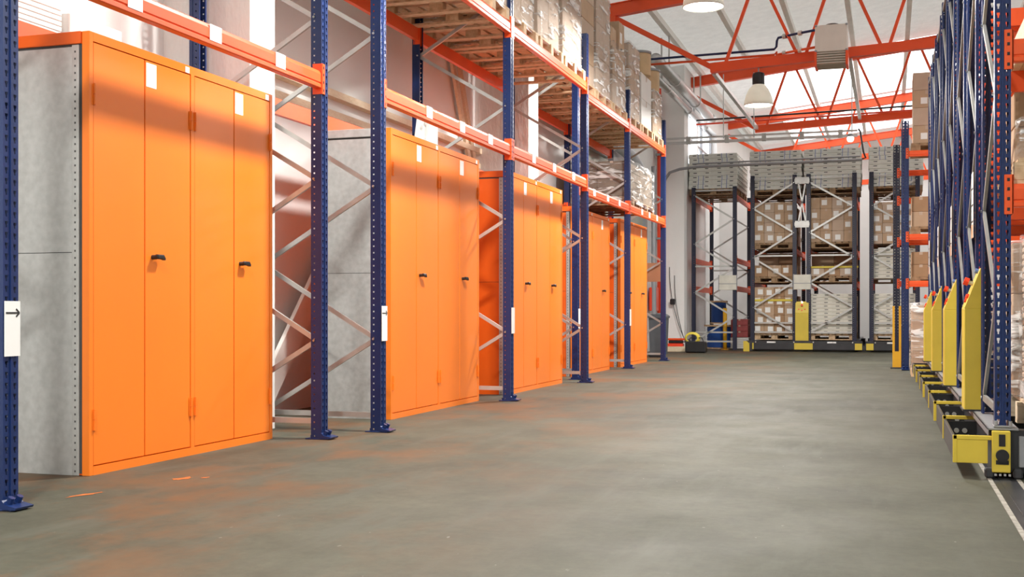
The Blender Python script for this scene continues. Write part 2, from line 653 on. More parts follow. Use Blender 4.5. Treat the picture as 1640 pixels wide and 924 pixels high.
def make_beam(L, label, stickers=(), group=None, name='load_beam', rows=None):
    root = empty(name, (0, 0, 0))
    beam_mesh(L).build('beam_rail', M['beam'], root)
    for y, s in ((0, 1), (L, -1)):
        c = connector_mesh(s).build('connector', M['beam'], root, loc=(0, y, 0))
        connector_slots(s).build('slot', M['black'], c)
    for y in stickers:
        b = MB().box(-.0005, .0025, y - .065, y + .065, .028, .125)
        b.build('label_sticker', M['paper'], root)
    tag(root, label, 'beam', group or 'orange load beams')
    return root


def location_sign(parent, x, y, z0, z1, arrow=True):
    p = MB().box(x + .007, x + .011, y - .05, y + .05, z0, z1).build('location_sign', M['paper'], parent)
    if arrow:
        b = MB()
        z = z1 - .055
        b.box(x + .011, x + .0125, y - .044, y + .044, z - .004, z + .004)
        for s in (1, -1):
            b.bar((x + .0118, y + .044, z), (x + .0118, y + .022, z + s * .018), .0015, .008, up=(0, 0, 1))
        b.build('arrow', M['ink'], p)
    return p


UW = .05
# left racks: three runs, each on its own line
RUNS = [('near', -3.90, [4.50, 7.70]), ('middle', -3.70, [8.29, 11.60, 14.89]), ('far', -4.03, [15.53, 18.85, 22.05])]
proto = make_frame(4.6, 1.1, 'blue', 'x')
desc = {
    (0, 0): 'tall blue rack frame at the picture edge, its white sign with a big arrow',
    (0, 1): 'tall blue rack frame just past the first orange cabinet, without a sign',
    (1, 0): 'tall blue rack frame with arrow sign before the second orange cabinet',
    (1, 1): 'tall blue rack frame between second and third orange cabinets, plain white sign',
    (1, 2): 'blue rack frame after the third cabinet, nearer one of a close pair',
    (2, 0): 'blue rack frame after the third cabinet, farther one of a close pair',
    (2, 1): 'blue rack frame standing in front of the last orange cabinet',
    (2, 2): 'last blue rack frame of the cabinet row, beside the grey bin',
}
used = False
for ri, (nm, X, ys) in enumerate(RUNS):
    for fi, y in enumerate(ys):
        dx = -.022 * fi if ri == 1 else 0
        f = proto if not used else dup(proto)
        used = True
        f.location = (X + dx, y, 0)
        f['label'] = desc[(ri, fi)]
        f['group'] = 'blue rack frames along the cabinets'
for o in [x for x in C.objects if x.name.startswith('rack_frame')]:
    y = o.location.y
    if abs(y - 4.5) < .01:
        location_sign(o, 0, 0, .715, .972)
    elif abs(y - 8.29) < .01:
        location_sign(o, 0, 0, .70, .968)
    elif min(abs(y - k) for k in (11.6, 15.53, 18.85)) < .01:
        location_sign(o, 0, 0, .70, .968, arrow=False)

LZ = {0: (2.535,), 1: (2.535, 3.80), 2: (2.56, 3.90)}
bay_name = {(0, 0): 'above the first orange cabinet', (1, 0): 'above the second orange cabinet', (1, 1): 'above the third orange cabinet',
            (2, 0): 'above the fourth orange cabinet', (2, 1): 'above the last orange cabinet'}
stick = {(0, 0): (.9, 1.7, 2.5), (1, 0): (.92, 1.74, 2.55), (1, 1): (.75, 1.6, 2.5), (2, 0): (.85, 1.7, 2.5), (2, 1): (.95, 1.6, 2.3)}
for ri, (nm, X, ys) in enumerate(RUNS):
    for bi in range(len(ys) - 1):
        y0, y1 = ys[bi] + UW, ys[bi + 1] - UW
        x = X - .022 * bi if ri == 1 else X
        for li, z in enumerate(LZ[ri]):
            low = li == 0
            lb = ('low' if low else 'high') + ' orange beam facing the aisle, ' + bay_name[(ri, bi)]
            bm_ = make_beam(y1 - y0, lb, stick[(ri, bi)] if low else (), 'orange beams of the cabinet racks')
            bm_.location = (x, y0, z)
            if ri == 1:
                bm_.rotation_euler = (0, 0, math.atan(.022 / 3.3))
            lb = ('low' if low else 'high') + ' rear orange beam on the wall side, ' + bay_name[(ri, bi)]
            rb = make_beam(y1 - y0, lb, (), 'orange beams of the cabinet racks')
            rb.location = (x - 1.1, y1, z)
            rb.rotation_euler = (0, 0, math.pi)
# one bay before the first frame shows its beam end, and the gap between near and middle runs has none


# ------------------------------------------------------------------ orange cabinets
def make_cabinet(Wd, H, Dp, side, label, cap='orange_side', stickers=True, loc=(0, 0, 0)):
    """front at x=0 looking along +x; body from y=0 to Wd, back at -Dp"""
    root = empty('steel_cabinet', loc)
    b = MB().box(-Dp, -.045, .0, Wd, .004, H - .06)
    b.build('carcass', M['orange_side'], root)
    # side panel facing the camera, in two sheets
    b = MB()
    b.box(-Dp + .02, -.105, -.007, -.002, .001, H * .502)
    b.box(-Dp + .02, -.105, -.007, -.002, H * .502 + .004, H - .085)
    b.m = 1
    b.box(-Dp + .02, -.046, -.0025, -.001, .012, H - .07)
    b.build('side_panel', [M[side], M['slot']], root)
    # perforated corner post
    b = MB().box(-.108, -.062, -.012, .0, .0, H - .075, .003)
    b.m = 1
    for k in range(int((H - .1) / .04)):
        b.box(-.088, -.080, -.0135, -.0118, .02 + k * .04, .031 + k * .04)
    b.build('corner_post', [M['zinc'], M['slot']], root)
    # top cap with a front lip
    b = MB().box(-Dp - .005, -.047, -.014, Wd + .004, H - .07, H, .003)
    b.build('top_cap', M[cap], root)
    # front frame
    fr = MB()
    t = .032
    fr.box(-.045, .004, -.004, t, .0, H, .002)
    fr.box(-.045, .004, Wd - t, Wd + .003, .0, H, .002)
    fr.box(-.045, .0035, t, Wd - t, .0, .05)
    fr.box(-.045, .0035, t, Wd - t, H - .052, H - .0005)
    fr.box(-.045, .0035, Wd / 2 - .02, Wd / 2 + .02, .05, H - .052)
    fr.build('front_frame', M['door'], root)
    lw = (Wd / 2 - .02 - t) / 2
    ys = [t, t + lw, Wd / 2 + .02, Wd / 2 + .02 + lw]
    for k, y in enumerate(ys):
        g = .005
        dr = MB().box(-.03, .001, y + g, y + lw - g, .055, H - .057, .003).build('door', M['door'], root)
        yh = y + .004 if k in (0, 2) else y + lw - .004
        for z in (H * .125, H * .86):
            hb = MB()
            hb.cyl((.010, yh, z - .06), (.010, yh, z - .002), .0075, 8)
            hb.cyl((.010, yh, z + .002), (.010, yh, z + .06), .0075, 8)
            hb.box(.0042, .0056, yh - .018, yh + .018, z - .06, z + .06)
            hb.build('hinge', M['door'], dr)
        if k in (1, 3):
            hb = MB()
            hy = y + .075
            hb.cyl((0, hy, 1.255), (.03, hy, 1.255), .014, 12)
            hb.box(.022, .05, hy - .012, hy + .062, 1.243, 1.272, .007)
            hb.prism([(hy + .055, 1.272), (hy + .075, 1.25), (hy + .072, 1.238), (hy + .05, 1.243)], 'x', .024, .046)
            hb.build('handle', M['black'], dr)
            if stickers:
                MB().box(.001, .0025, y + .012, y + .115, H - .215, H - .07).build('label_sticker', M['paper'], dr)
    if stickers:
        for y in (Wd / 2 - .085, Wd - .1):
            MB().box(.004, .006, y, y + .045, H - .05, H - .012).build('label_sticker', M['paper'], root)
    tag(root, label, 'cabinet', 'orange steel cabinets in the racks')
    return root


CABS = [(-4.275, 5.55, 2.05, 2.50, 'galv', 'largest nearest orange cabinet with a bare galvanised side panel'),
        (-4.06, 9.25, 2.26, 2.50, 'galv', 'orange cabinet with a grey side seen through the rack braces'),
        (-4.04, 12.45, 2.25, 2.50, 'orange_side', 'orange cabinet third along the row, dark orange side, behind one blue upright'),
        (-4.28, 16.2, 2.25, 2.43, 'orange_side', 'orange cabinet behind the close pair of blue uprights'),
        (-4.28, 19.25, 2.25, 2.49, 'orange_side', 'smallest looking orange cabinet at the far end, beside the grey bin')]
for x, y, wd, hh, sd, lb in CABS:
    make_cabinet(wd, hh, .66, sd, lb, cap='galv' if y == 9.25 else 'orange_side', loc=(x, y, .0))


# ------------------------------------------------------------------ pallets, cartons, film
def pallet_parts(root, W, D, m):
    """W along y, D along x (0 .. -D), feet at z=0"""
    b = MB()
    nb = 7
    for k in range(nb):
        x = -D * (k + .5) / nb
        b.box(x - .062, x + .062, 0, W, .122, .144, .002)
    b.build('deck_board', m, root)
    b = MB()
    for y in (.0, W / 2 - .05, W - .1):
        b.box(-D, 0, y, y + .1, .1, .122)
    b.build('stringer_board', m, root)
    for x in (-.145, -D / 2 - .0725, -D):
        for y in (0, W / 2 - .05, W - .1):
            MB().box(x, x + .145, y, y + .1, .022, .1, .003).build('block', m, root)
    b = MB()
    for y in (.0, W / 2 - .05, W - .1):
        b.box(-D, 0, y, y + .1, .0, .022)
    b.build('bottom_board', m, root)


_pal = {}


def pallet(loc, W, D, m, label, rz=0, group='wooden pallets'):
    key = (round(W, 2), round(D, 2), m)
    if key not in _pal:
        r = empty('wooden_pallet', loc, rz)
        pallet_parts(r, W, D, M[m])
        _pal[key] = r
    else:
        r = dup(_pal[key], loc, rz)
        r.location = loc
        r.rotation_euler = (0, 0, rz)
    tag(r, label, 'pallet', group)
    return r


_car = {}


def carton(loc, sx, sy, sz, m, label, group, rz=0, sticker=None, name='carton', cat='carton'):
    """box with its min corner at loc; sticker = (face, u, v, size)"""
    key = (round(sx, 3), round(sy, 3), round(sz, 3), m, sticker)
    if key not in _car:
        r = MB().box(0, sx, 0, sy, 0, sz, .006).build(name, M[m])
        if name == 'carton':
            t = MB()
            if sy >= sx:
                t.box(sx / 2 - .025, sx / 2 + .025, -.0012, sy + .0012, sz * .78, sz + .0012)
            else:
                t.box(-.0012, sx + .0012, sy / 2 - .025, sy / 2 + .025, sz * .78, sz + .0012)
            t.build('packing_tape', M['card_pale'], r)
        if sticker:
            face, u, v, s = sticker
            b = MB()
            if face == '-y':
                b.box(u * sx - s / 2, u * sx + s / 2, -.003, -.0005, v * sz - s / 2, v * sz + s / 2)
            elif face == '+x':
                b.box(sx + .0005, sx + .003, u * sy - s / 2, u * sy + s / 2, v * sz - s * .6, v * sz + s * .6)
            b.build('label_sticker', M['paper'], r)
        _car[key] = r
    else:
        r = dup(_car[key])
    r.location = loc
    r.rotation_euler = (0, 0, rz)
    tag(r, label, cat, group)
    return r


def film(x0, x1, y0, y1, z0, z1, label, group='stretch film around pallet loads', seed=0):
    """a loose plastic sheet wrapped round a load, open underneath"""
    rr = random.Random(seed)
    b = MB()
    nu, nz = 8, 7
    ring = []
    for i in range(nu):
        ring.append((x0 + (x1 - x0) * i / nu, y0, 0, -1))
    for i in range(nu):
        ring.append((x1, y0 + (y1 - y0) * i / nu, 1, 0))
    for i in range(nu):
        ring.append((x1 + (x0 - x1) * i / nu, y1, 0, 1))
    for i in range(nu):
        ring.append((x0, y1 + (y0 - y1) * i / nu, -1, 0))
    n = len(ring)
    vs = []
    for k in range(nz + 1):
        z = z0 + (z1 - z0) * k / nz
        for (x, y, a, c) in ring:
            t = .004 + rr.random() * .016
            vs.append((x + a * t, y + c * t, z + (rr.random() - .5) * .02))
    fs = []
    for k in range(nz):
        for i in range(n):
            fs.append((k * n + i, k * n + (i + 1) % n, (k + 1) * n + (i + 1) % n, (k + 1) * n + i))
    # a collar turned in over the top
    for i, (x, y, a, c) in enumerate(ring):
        vs.append((x * .7 + (x0 + x1) * .15, y * .7 + (y0 + y1) * .15, z1 + .012))
    for i in range(n):
        fs.append((nz * n + i, nz * n + (i + 1) % n, (nz + 1) * n + (i + 1) % n, (nz + 1) * n + i))
    b.add(vs, fs)
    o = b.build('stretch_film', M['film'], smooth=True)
    tag(o, label, 'plastic film', group)
    return o


def stack(x0, x1, y0, y1, z0, nx, ny, nz, hz, mats_, where, group, stickers=None, shell=('-y', '+x', 'top'), gap=.004):
    """cartons filling a block; only those on the seen sides are built"""
    sx, sy = (x1 - x0) / nx, (y1 - y0) / ny
    for k in range(nz):
        for i in range(nx):
            for j in range(ny):
                seen = ('-y' in shell and j == 0) or ('+x' in shell and i == nx - 1) or ('-x' in shell and i == 0) or ('top' in shell and k == nz - 1)
                if not seen:
                    continue
                m = mats_[(i + 2 * j + 3 * k) % len(mats_)]
                st = stickers[(i + j + k) % len(stickers)] if stickers else None
                col = 'column ' + ORD[i if ny == 1 else j] if max(nx, ny) > 1 else ''
                pos = ORD[k] + ' tier up'
                q = []
                if nx > 1:
                    q.append(ORD[i] + ' across')
                if ny > 1:
                    q.append(ORD[j] + ' deep')
                lb = ' '.join(['carton', where + ',', pos] + ([', '.join(q)] if q else []))
                carton((x0 + i * sx, y0 + j * sy, z0 + k * hz), sx - gap, sy - gap, hz - .002, m, lb, group, sticker=st)


# high level of the left racks
PH = .145
ZU1, ZU2 = 3.93, 4.03
plist = []
for bi, (ya, yb, npal, pw) in enumerate(((8.36, 11.54, 3, 1.0), (11.68, 14.84, 3, 1.0))):
    for k in range(npal):
        y = ya + (yb - ya - pw) * k / (npal - 1)
        pallet((-3.73 - .03 * bi, y, ZU1), pw, 1.2, 'wood', 'pallet on the high beams, %s one %s' % (ORD[k], bay_name[(1, bi)]), group='pallets on the high beams')
        plist.append((bi, k, y, ZU1 + PH))
for bi, (ya, yb, npal, pw) in enumerate(((15.62, 18.76, 3, 1.0), (18.94, 21.96, 3, .95))):
    for k in range(npal):
        y = ya + (yb - ya - pw) * k / (npal - 1)
        pallet((-4.05, y, ZU2), pw, 1.1, 'wood', 'pallet on the high beams, %s one %s' % (ORD[k], bay_name[(2, bi)]), group='pallets on the high beams')
        plist.append((bi + 2, k, y, ZU2 + PH))
gname = 'cartons on the high beams'
for (bi, k, y, z) in plist:
    tot = bi * 3 + k
    where = 'on the %s high pallet %s' % (ORD[k], bay_name[[(1, 0), (1, 1), (2, 0), (2, 1)][bi]])
    xf = (-3.75, -3.80, -4.07, -4.07)[bi]
    if bi == 0:
        stack(xf - 1.1, xf, y + .02, y + .98, z, 1, 2, 1, .5, ['card_pale', 'card'], where, gname, shell=('+x', 'top', '-y'))
        film(xf - 1.1, xf + .004, y + .02, y + .98, z - .05, z + .5, 'clear film round the cartons ' + where, seed=tot)
    elif bi == 1:
        stack(xf - 1.1, xf, y + .03, y + .93, z, 1, 2, 2, .72, [['card', 'card_pale'], ['card_pale', 'card'], ['card_pale']][k], where, gname, shell=('+x', 'top', '-y'))
        film(xf - 1.1, xf + .004, y + .03, y + .93, z - .06, z + 1.44, 'clear film round the cartons ' + where, seed=tot)
    elif bi == 2:
        if k == 0:
            stack(xf - 1.0, xf, y + .02, y + .95, z, 2, 1, 5, .29, ['card', 'card_pale'], where, gname, stickers=[('-y', .4, .5, .14), ('-y', .3, .6, .1)], shell=('+x', 'top', '-y'))
        elif k == 1:
            stack(xf - 1.0, xf, y + .02, y + .9, z, 1, 2, 3, .5, ['card_pale'], where, gname, shell=('+x', 'top', '-y'))
            film(xf - 1.0, xf + .004, y + .02, y + .9, z - .06, z + 1.5, 'clear film round the cartons ' + where, seed=tot)
        else:
            stack(xf - 1.0, xf, y + .02, y + .95, z, 1, 2, 2, .44, ['card_pale', 'card'], where, gname, stickers=[('+x', .7, .5, .12), ('+x', .4, .3, .1)], shell=('+x', 'top', '-y'))
            carton((xf - .9, y + .1, z + .88), .85, .38, .33, 'card', 'brown carton with white labels topping the wrapped load ' + bay_name[(2, 0)], gname, sticker=('-y', .55, .6, .17))
            carton((xf - .5, y + .55, z + .88), .48, .38, .5, 'card', 'tall brown carton with white label on third high pallet above fourth orange cabinet', gname, sticker=('+x', .35, .5, .14))
            film(xf - 1.0, xf + .004, y + .02, y + .95, z - .06, z + .95, 'clear film round the lower cartons ' + where, seed=tot)
    else:
        if k == 0:
            stack(xf - 1.0, xf, y + .02, y + .9, z, 1, 2, 3, .4, ['card_pale', 'card'], where, gname, shell=('+x', 'top', '-y'))
            film(xf - 1.0, xf + .004, y + .02, y + .9, z - .06, z + 1.2, 'clear film round the cartons ' + where, seed=tot)
        elif k == 1:
            stack(xf - 1.0, xf, y + .02, y + .9, z, 1, 1, 2, .45, ['card_white'], where, gname, shell=('+x', 'top', '-y'))
        else:
            stack(xf - 1.0, xf, y + .02, y + .88, z, 1, 2, 2, .4, ['card', 'card_pale'], where, gname, shell=('+x', 'top', '-y'))
            film(xf - 1.0, xf + .004, y + .02, y + .88, z - .06, z + .8, 'clear film round the cartons ' + where, seed=tot)
for i, (x, y, z, lb) in enumerate(((-4.2, 20.42, ZU2 + PH + .9, 'brown fibre drum with a steel lid on the white cartons'), (-4.25, 21.5, ZU2 + PH + .8, 'brown fibre drum with a steel lid at the end of the high row'))):
    r = empty('fibre_drum', (x, y, z))
    MB().lathe([(0, 0), (.2, 0), (.205, .02), (.205, .38), (.2, .4), (0, .4)], 24).build('drum_body', M['drum'], r, True)
    MB().lathe([(.205, .385), (.217, .385), (.217, .425), (.2, .43), (.19, .42), (0, .42)], 24).build('lid', M['steel_grey'], r, True)
    tag(r, lb, 'drum', 'fibre drums on the high beams')

# the film-covered load on the low beams of the far run
pallet((-4.1, 20.1, 2.69), 1.15, 1.05, 'wood_dark', 'pallet under the loosely covered load, on low beams above the last cabinet', group='pallets on the low beams')
pallet((-4.1, 18.95, 2.69), 1.1, 1.05, 'wood_dark', 'pallet on the low beams behind the loosely covered load', group='pallets on the low beams')
stack(-5.1, -4.12, 18.97, 21.2, 2.84, 2, 4, 4, .145, ['card_shaded'], 'under loose film above the last cabinet', 'flat cartons under loose film')
film(-5.12, -4.09, 18.95, 21.24, 2.74, 3.46, 'crumpled loose film over flat brown cartons above the last cabinet', seed=50)


# ------------------------------------------------------------------ things on and against the left wall
b = MB()
for k in range(6):
    b.box(-5.32, -5.1, 4.2, 6.35, k * .034, k * .034 + .03, .003)
o = b.build('board_pack', M['card_white'], loc=(0, 0, 2.70))
tag(o, 'pack of thin white boards lying behind the first cabinet top', 'boards')
o = carton((-5.3, 6.4, 2.71), .22, .55, .16, 'card_white', 'white carton beside the pack of thin boards by the wall', 'small cartons by the wall')
o = MB().box(-.02, .02, -.13, .13, 0, 2.15, .004).build('leaning_plank', M['purlin'], loc=(-5.2, 9.05, .10))
o.rotation_euler = (R(-44), 0, 0)
tag(o, 'pale plank leaning at a slant against the wall behind the rack', 'plank')
for i, (y, a, lb) in enumerate(((14.0, -26, 'thin brown timber batten leaning high on the wall, left one of two'), (14.2, -30, 'thin brown timber batten leaning high on the wall, right one of two'))):
    o = MB().box(-.02, .02, -.05, .05, 0, 1.5, .003).build('timber_batten', M['wood_pale'], loc=(-5.28, y + .6, 2.9))
    o.rotation_euler = (R(28 if i == 0 else 26), 0, 0)
    tag(o, lb, 'batten', 'timber battens on the wall')
r = empty('steel_bracket', (-4.55, 10.9, 2.5))
b = MB()
b.prism([(0, .0), (.14, .45), (.36, .45), (.42, .3), (.5, .0)], 'x', 0, .012)
b.build('web', M['card_white'], r)
b = MB().box(-.1, .1, .42, .45, 0, .46, .004)
b.prism([(.5, 0), (.62, 0), (.52, .43), (.42, .43)], 'x', -.1, .0)
b.build('flange', M['card_white'], r)
for y, z in ((.2, .3), (.28, .18), (.3, .36)):
    MB().cyl((.01, y, z), (.03, y, z), .022, 8).build('bolt', M['bolt'], r)
tag(r, 'cream steel bracket standing on top of the second cabinet', 'bracket')
# bin, peach board, red standpipe, cables
r = empty('waste_bin', (-4.66, 23.6, 0))
MB().prism([(.03, .06), (.31, .06), (.34, .8), (0, .8)], 'y', 0, .42).build('bin_body', M['bin'], r)
MB().prism([(-.015, .8), (.355, .8), (.355, .84), (.3, .88), (.03, .88), (-.015, .84)], 'y', -.02, .46).build('lid', M['bin'], r)
for y in (.04, .36):
    MB().cyl((.05, y - .03, .06), (.05, y + .03, .06), .06, 14).build('wheel', M['black'], r)
MB().box(.02, .34, .0, .05, .0, .06).build('foot', M['black'], r)
tag(r, 'dark grey wheeled waste bin beyond the last cabinet', 'bin')
o = MB().box(-4.9, -4.1, 22.14, 22.16, 1.5, 1.86, .004).build('peach_board', M['peach'])
tag(o, 'peach coloured board fixed across the last blue rack frame', 'board')
r = empty('red_standpipe', (-5.22, 27.74, .25))
MB().cyl((0, 0, 0), (0, 0, 6.0), .05, 12).build('pipe', M['red'], r, True)
b = MB()
for z in (.6, 2.4, 4.4):
    b.box(-.08, .08, -.06, .15, z, z + .05, .004)
b.build('pipe_clamp', M['steel_grey'], r)
tag(r, 'thin red pipe running up the white wall by the rack end', 'pipe')
o = MB().box(-5.3, -5.15, 26.9, 27.3, .95, 1.5, .02).build('red_box', M['red'])
tag(o, 'small red box on the wall behind the last rack frame', 'box')
o = MB().cyl((-5.2, 26.95, 0), (-5.2, 26.95, 4.3), .06, 12).build('downpipe', M['steel_grey'])
tag(o, 'grey vertical downpipe beside the grey sectional door', 'pipe')
for i, (dx, sw) in enumerate(((0, .5), (.12, .35))):
    pts = [(-5.0 + dx, 27.885, 2.0 - .2 * i)]
    for k in range(1, 9):
        t = k / 8
        pts.append((-5.0 + dx + sw * t * t, 27.885 - .16 * t, (2.0 - .2 * i) * (1 - t) + .02 * t))
    o = MB().tube(pts, .008, 6).build('hanging_cable', M['black'])
    tag(o, ['black cable hanging on the white wall, longer one with a plug', 'black cable hanging on the white wall, shorter one'][i], 'cable', 'black cables on the wall')
    if i == 0:
        MB().box(-4.96, -4.84, 27.72, 27.8, 1.1, 1.24, .02).build('plug', M['black'], o)
o = MB().box(-4.95, -4.5, 27.2, 27.6, 0, .12, .006).build('wood_block', M['wood_pale'])
tag(o, 'pale wooden block on the floor at the foot of the wall', 'block')
r = empty('power_tool', (-4.95, 27.3, .12))
MB().box(0, .36, 0, .22, 0, .07, .01).build('tool_base', M['red'], r)
MB().box(.02, .36, .02, .2, .07, .14, .02).build('tool_body', M['black'], r)
MB().box(.0, .4, .03, .19, .14, .19, .012).build('tool_cover', M['truss'], r)
MB().tube([(.38, .1, .1), (.5, .05, .17), (.62, .0, .05), (.7, 0, -.08)], .012, 6).build('cord', M['black'], r)
tag(r, 'orange and black power tool resting on the wooden block', 'tool')
r = empty('tool_bag', (-4.4, 26.5, 0))
MB().box(0, .46, 0, .3, 0, .26, .03).build('bag_body', M['black'], r)
MB().tube([(.06, .15, .25), (.1, .15, .34), (.36, .15, .34), (.4, .15, .25)], .012, 6).build('handle', M['black'], r)
tag(r, 'black tool bag on the floor before the far left rack', 'bag')
b = MB()
for k in range(4):
    pts = [(-4.26 + (.13 + .012 * k) * math.cos(a * math.pi / 10), 26.62 + .03 * k, .33 + (.1 + .01 * k) * math.sin(a * math.pi / 10)) for a in range(20)]
    pts.append(pts[0])
    b.tube(pts, .014, 6)
o = b.build('cable_coil', M['tape'])
tag(o, 'coil of yellow cable lying in the black tool bag', 'cable')


# ------------------------------------------------------------------ mobile racks on the right
def carriage(y0, L, label, X, first=False, plate=True):
    """chassis along y from 0 to L with end plates towards the aisle at x=0; runs away along +x"""
    r = empty('mobile_carriage', (X, y0, 0))
    b = MB()
    for ya in (.0, L / 2 - .06, L - .14):
        b.box(.02, 3.2, ya + .02, ya + .12, .04, .27)
    b.box(.0, .05, .02, L - .02, .03, .27, .004)
    b.box(.05, 3.2, .12, L - .12, .05, .08)
    b.build('chassis', M['steel'], r)
    b = MB().box(-.02, .14, .0, L, .27, .282, .002)
    b.box(-.02, -.015, .0, L, .24, .282)
    b.build('top_rail', M['steel_grey'], r)
    MB().box(.14, 3.2, -.012, .02, .07, .24, .003).build('front_channel', M['steel_grey'], r)
    b = MB()
    for k in range(5):
        for z in (.11, .2):
            b.cyl((.2 + k * .16, -.012, z), (.2 + k * .16, -.024, z), .012, 8)
    b.build('bolt', M['bolt'], r)
    # safety bumper standing off towards the aisle, with yellow end brackets
    xo = -.195
    b = MB().box(xo, xo + .018, .02, L - .05, .085, .215, .003)
    b.build('bumper_bar', M['steel'], r)
    for i, ya in enumerate((-.01, L / 2 - .01)):
        b = MB()
        b.box(xo, -.02, ya, ya + .012, .085, .235, .002) if i == 0 and first else None
        b.box(xo - .004, .0, ya - .004, ya + .02, .215, .238, .002)
        b.box(xo - .006, xo + .016, ya - .004, ya + .02, .085, .238, .002)
        br = b.build('bumper_bracket', M['yellow'], r)
        for x, z in ((-.15, .15), (-.10, .15), (-.08, .11)):
            MB().cyl((x + .03, ya + L / 2 - .1, z), (x + .03, ya + L / 2 - .085, z), .016, 10).build('bolt', M['bolt'], br)
        MB().box(xo + .018, .0, ya + L / 2 - .085, ya + L / 2 - .075, .085, .21).build('bumper_stay', M['black'], br)
    if plate:
        p = MB().box(-.0, .095, -.03, .0, .04, .268, .004).build('end_plate', M['yellow'], r)
        MB().box(.035, .068, -.034, -.029, .185, .25).build('sensor_window', M['black'], p)
        MB().cyl((.052, -.029, .135), (.052, -.055, .135), .034, 18).build('buffer', M['black'], p)
        MB().box(.02, .085, -.033, -.029, .085, .108).build('slot', M['black'], p)
        b = MB()
        for k in range(4):
            b.box(.012 + k * .024, .024 + k * .024, -.033, -.029, .022, .034)
        b.build('terminal', M['bolt'], p)
        for xw in (-.035, .11):
            MB().box(xw, xw + .05, -.02, .05, .005, .06, .01).build('rail_guide', M['steel'], p)
    tag(r, label, 'mobile rack base', 'mobile rack bases')
    return r


def control_column(loc, label, rz=0, lamp=False):
    """yellow column with a slanted key panel leaning back from the aisle; the aisle side is -x"""
    r = empty('control_column', loc, rz)
    MB().box(.0, .1, .0, .3, .0, .66, .003).build('column_body', M['yellow'], r)
    b = MB()
    b.prism([(.0, .66), (.1, .66), (.1, .92)], 'y', .0, .3)
    hd = b.build('panel_head', M['yellow'], r)
    # keys on the slanted face
    n = Vector((-.26, 0, .10)).normalized()

    def at(t, y):
        return Vector((.10 * t, y, .66 + .26 * t))
    b = MB()
    p = at(.62, .15)
    b.cyl(p, p + n * .035, .014, 12)
    stem = b.build('button_stem', M['bolt'], hd)
    b = MB().cyl(p + n * .03, p + n * .06, .026, 14)
    b.build('emergency_button', M['red'], hd, False)
    b = MB()
    for t, y in ((.3, .08), (.3, .22), (.2, .15)):
        p = at(t, y)
        b.cyl(p, p + n * .012, .016, 10)
    b.build('key', M['red'], hd)
    p = at(.93, .15)
    MB().cyl(p, p + n * .02, .016, 10).build('indicator_lamp', M['led'] if lamp else M['strap'], hd)
    MB().box(-.01, .12, -.01, .31, -.005, .008).build('foot_plate', M['steel'], r)
    tag(r, label, 'control column', 'yellow control columns of the mobile racks')
    return r


def rx(y):
    return .538 - .0045 * (y - 7)


CP = 2.62
fr_r = make_frame(3.92, 1.0, 'blue', 'x', base=False, zb=.1, yo=-.036, bw=.036, zm='zinc_dull')
fr_used = False
cname = ['nearest', 'second', 'third', 'fourth']
for k in range(4):
    y0 = 6.98 + CP * k
    X = rx(y0)
    carriage(y0, CP - .03, ['nearest mobile rack base with the wide yellow end plate and buffer', 'second mobile rack base from the camera along the aisle', 'third mobile rack base from the camera along the aisle', 'farthest mobile rack base of the row by the aisle'][k], X, first=(k == 0), plate=(k == 0))
    for j, dy in enumerate((.03, 1.52)):
        f = fr_r if not fr_used else dup(fr_r)
        fr_used = True
        f.location = (X + .06, y0 + dy, .285)
        f.rotation_euler = (0, 0, R(-90))
        f.scale = (1, .82, 1)
        f['label'] = 'blue frame on the %s mobile base, %s' % (cname[k], 'on its near half' if j == 0 else 'on its far half')
        f['group'] = 'blue frames of the mobile racks'
        b = MB().box(-.08, .03, -.06, .06, 0, .01, .002)
        for xx, yy in ((-.06, -.045), (.02, -.045), (-.06, .045), (.02, .045)):
            b.cyl((xx, yy, .01), (xx, yy, .035), .012, 8)
        b.build('foot_plate', M['steel_grey'], f)
        # load beams to the right
        for li, z in enumerate((1.50, 2.30, 3.05)):
            for s in (0, 1):
                if (li == 2 and k > 1):
                    continue
                bb = make_beam(2.6, 'beam of the %s mobile rack, %s half, %s side, %s level' % (cname[k], ['near', 'far'][j], ['near', 'far'][s], ['low', 'middle', 'high'][li]), (), 'orange beams of the mobile racks')
                if s == 0:
                    bb.location = (X + .11, y0 + dy, z)
                    bb.rotation_euler = (0, 0, R(-90))
                else:
                    bb.location = (X + .11 + 2.6, y0 + dy + 1.0, z)
                    bb.rotation_euler = (0, 0, R(90))
    # white level labels on the upright by the column
    sg = MB().box(X - .004, X + .0, y0 + 1.45, y0 + 1.6, 1.42, 1.86, .001).build('level_sign', M['paper'])
    b = MB()
    for z in (1.53, 1.64, 1.75):
        b.box(X - .006, X - .004, y0 + 1.45, y0 + 1.6, z - .004, z + .004)
    b.build('divider_line', M['ink'], sg)
    MB().box(X - .006, X - .004, y0 + 1.46, y0 + 1.59, 1.42, 1.51).build('lower_field', M['peach'], sg)
    tag(sg, 'white level sign on the %s mobile rack above its yellow column' % cname[k], 'sign', 'white level signs of the mobile racks')
    control_column((X - .075, y0 + 1.14, .285), 'yellow control column with red button on the %s mobile rack' % cname[k])

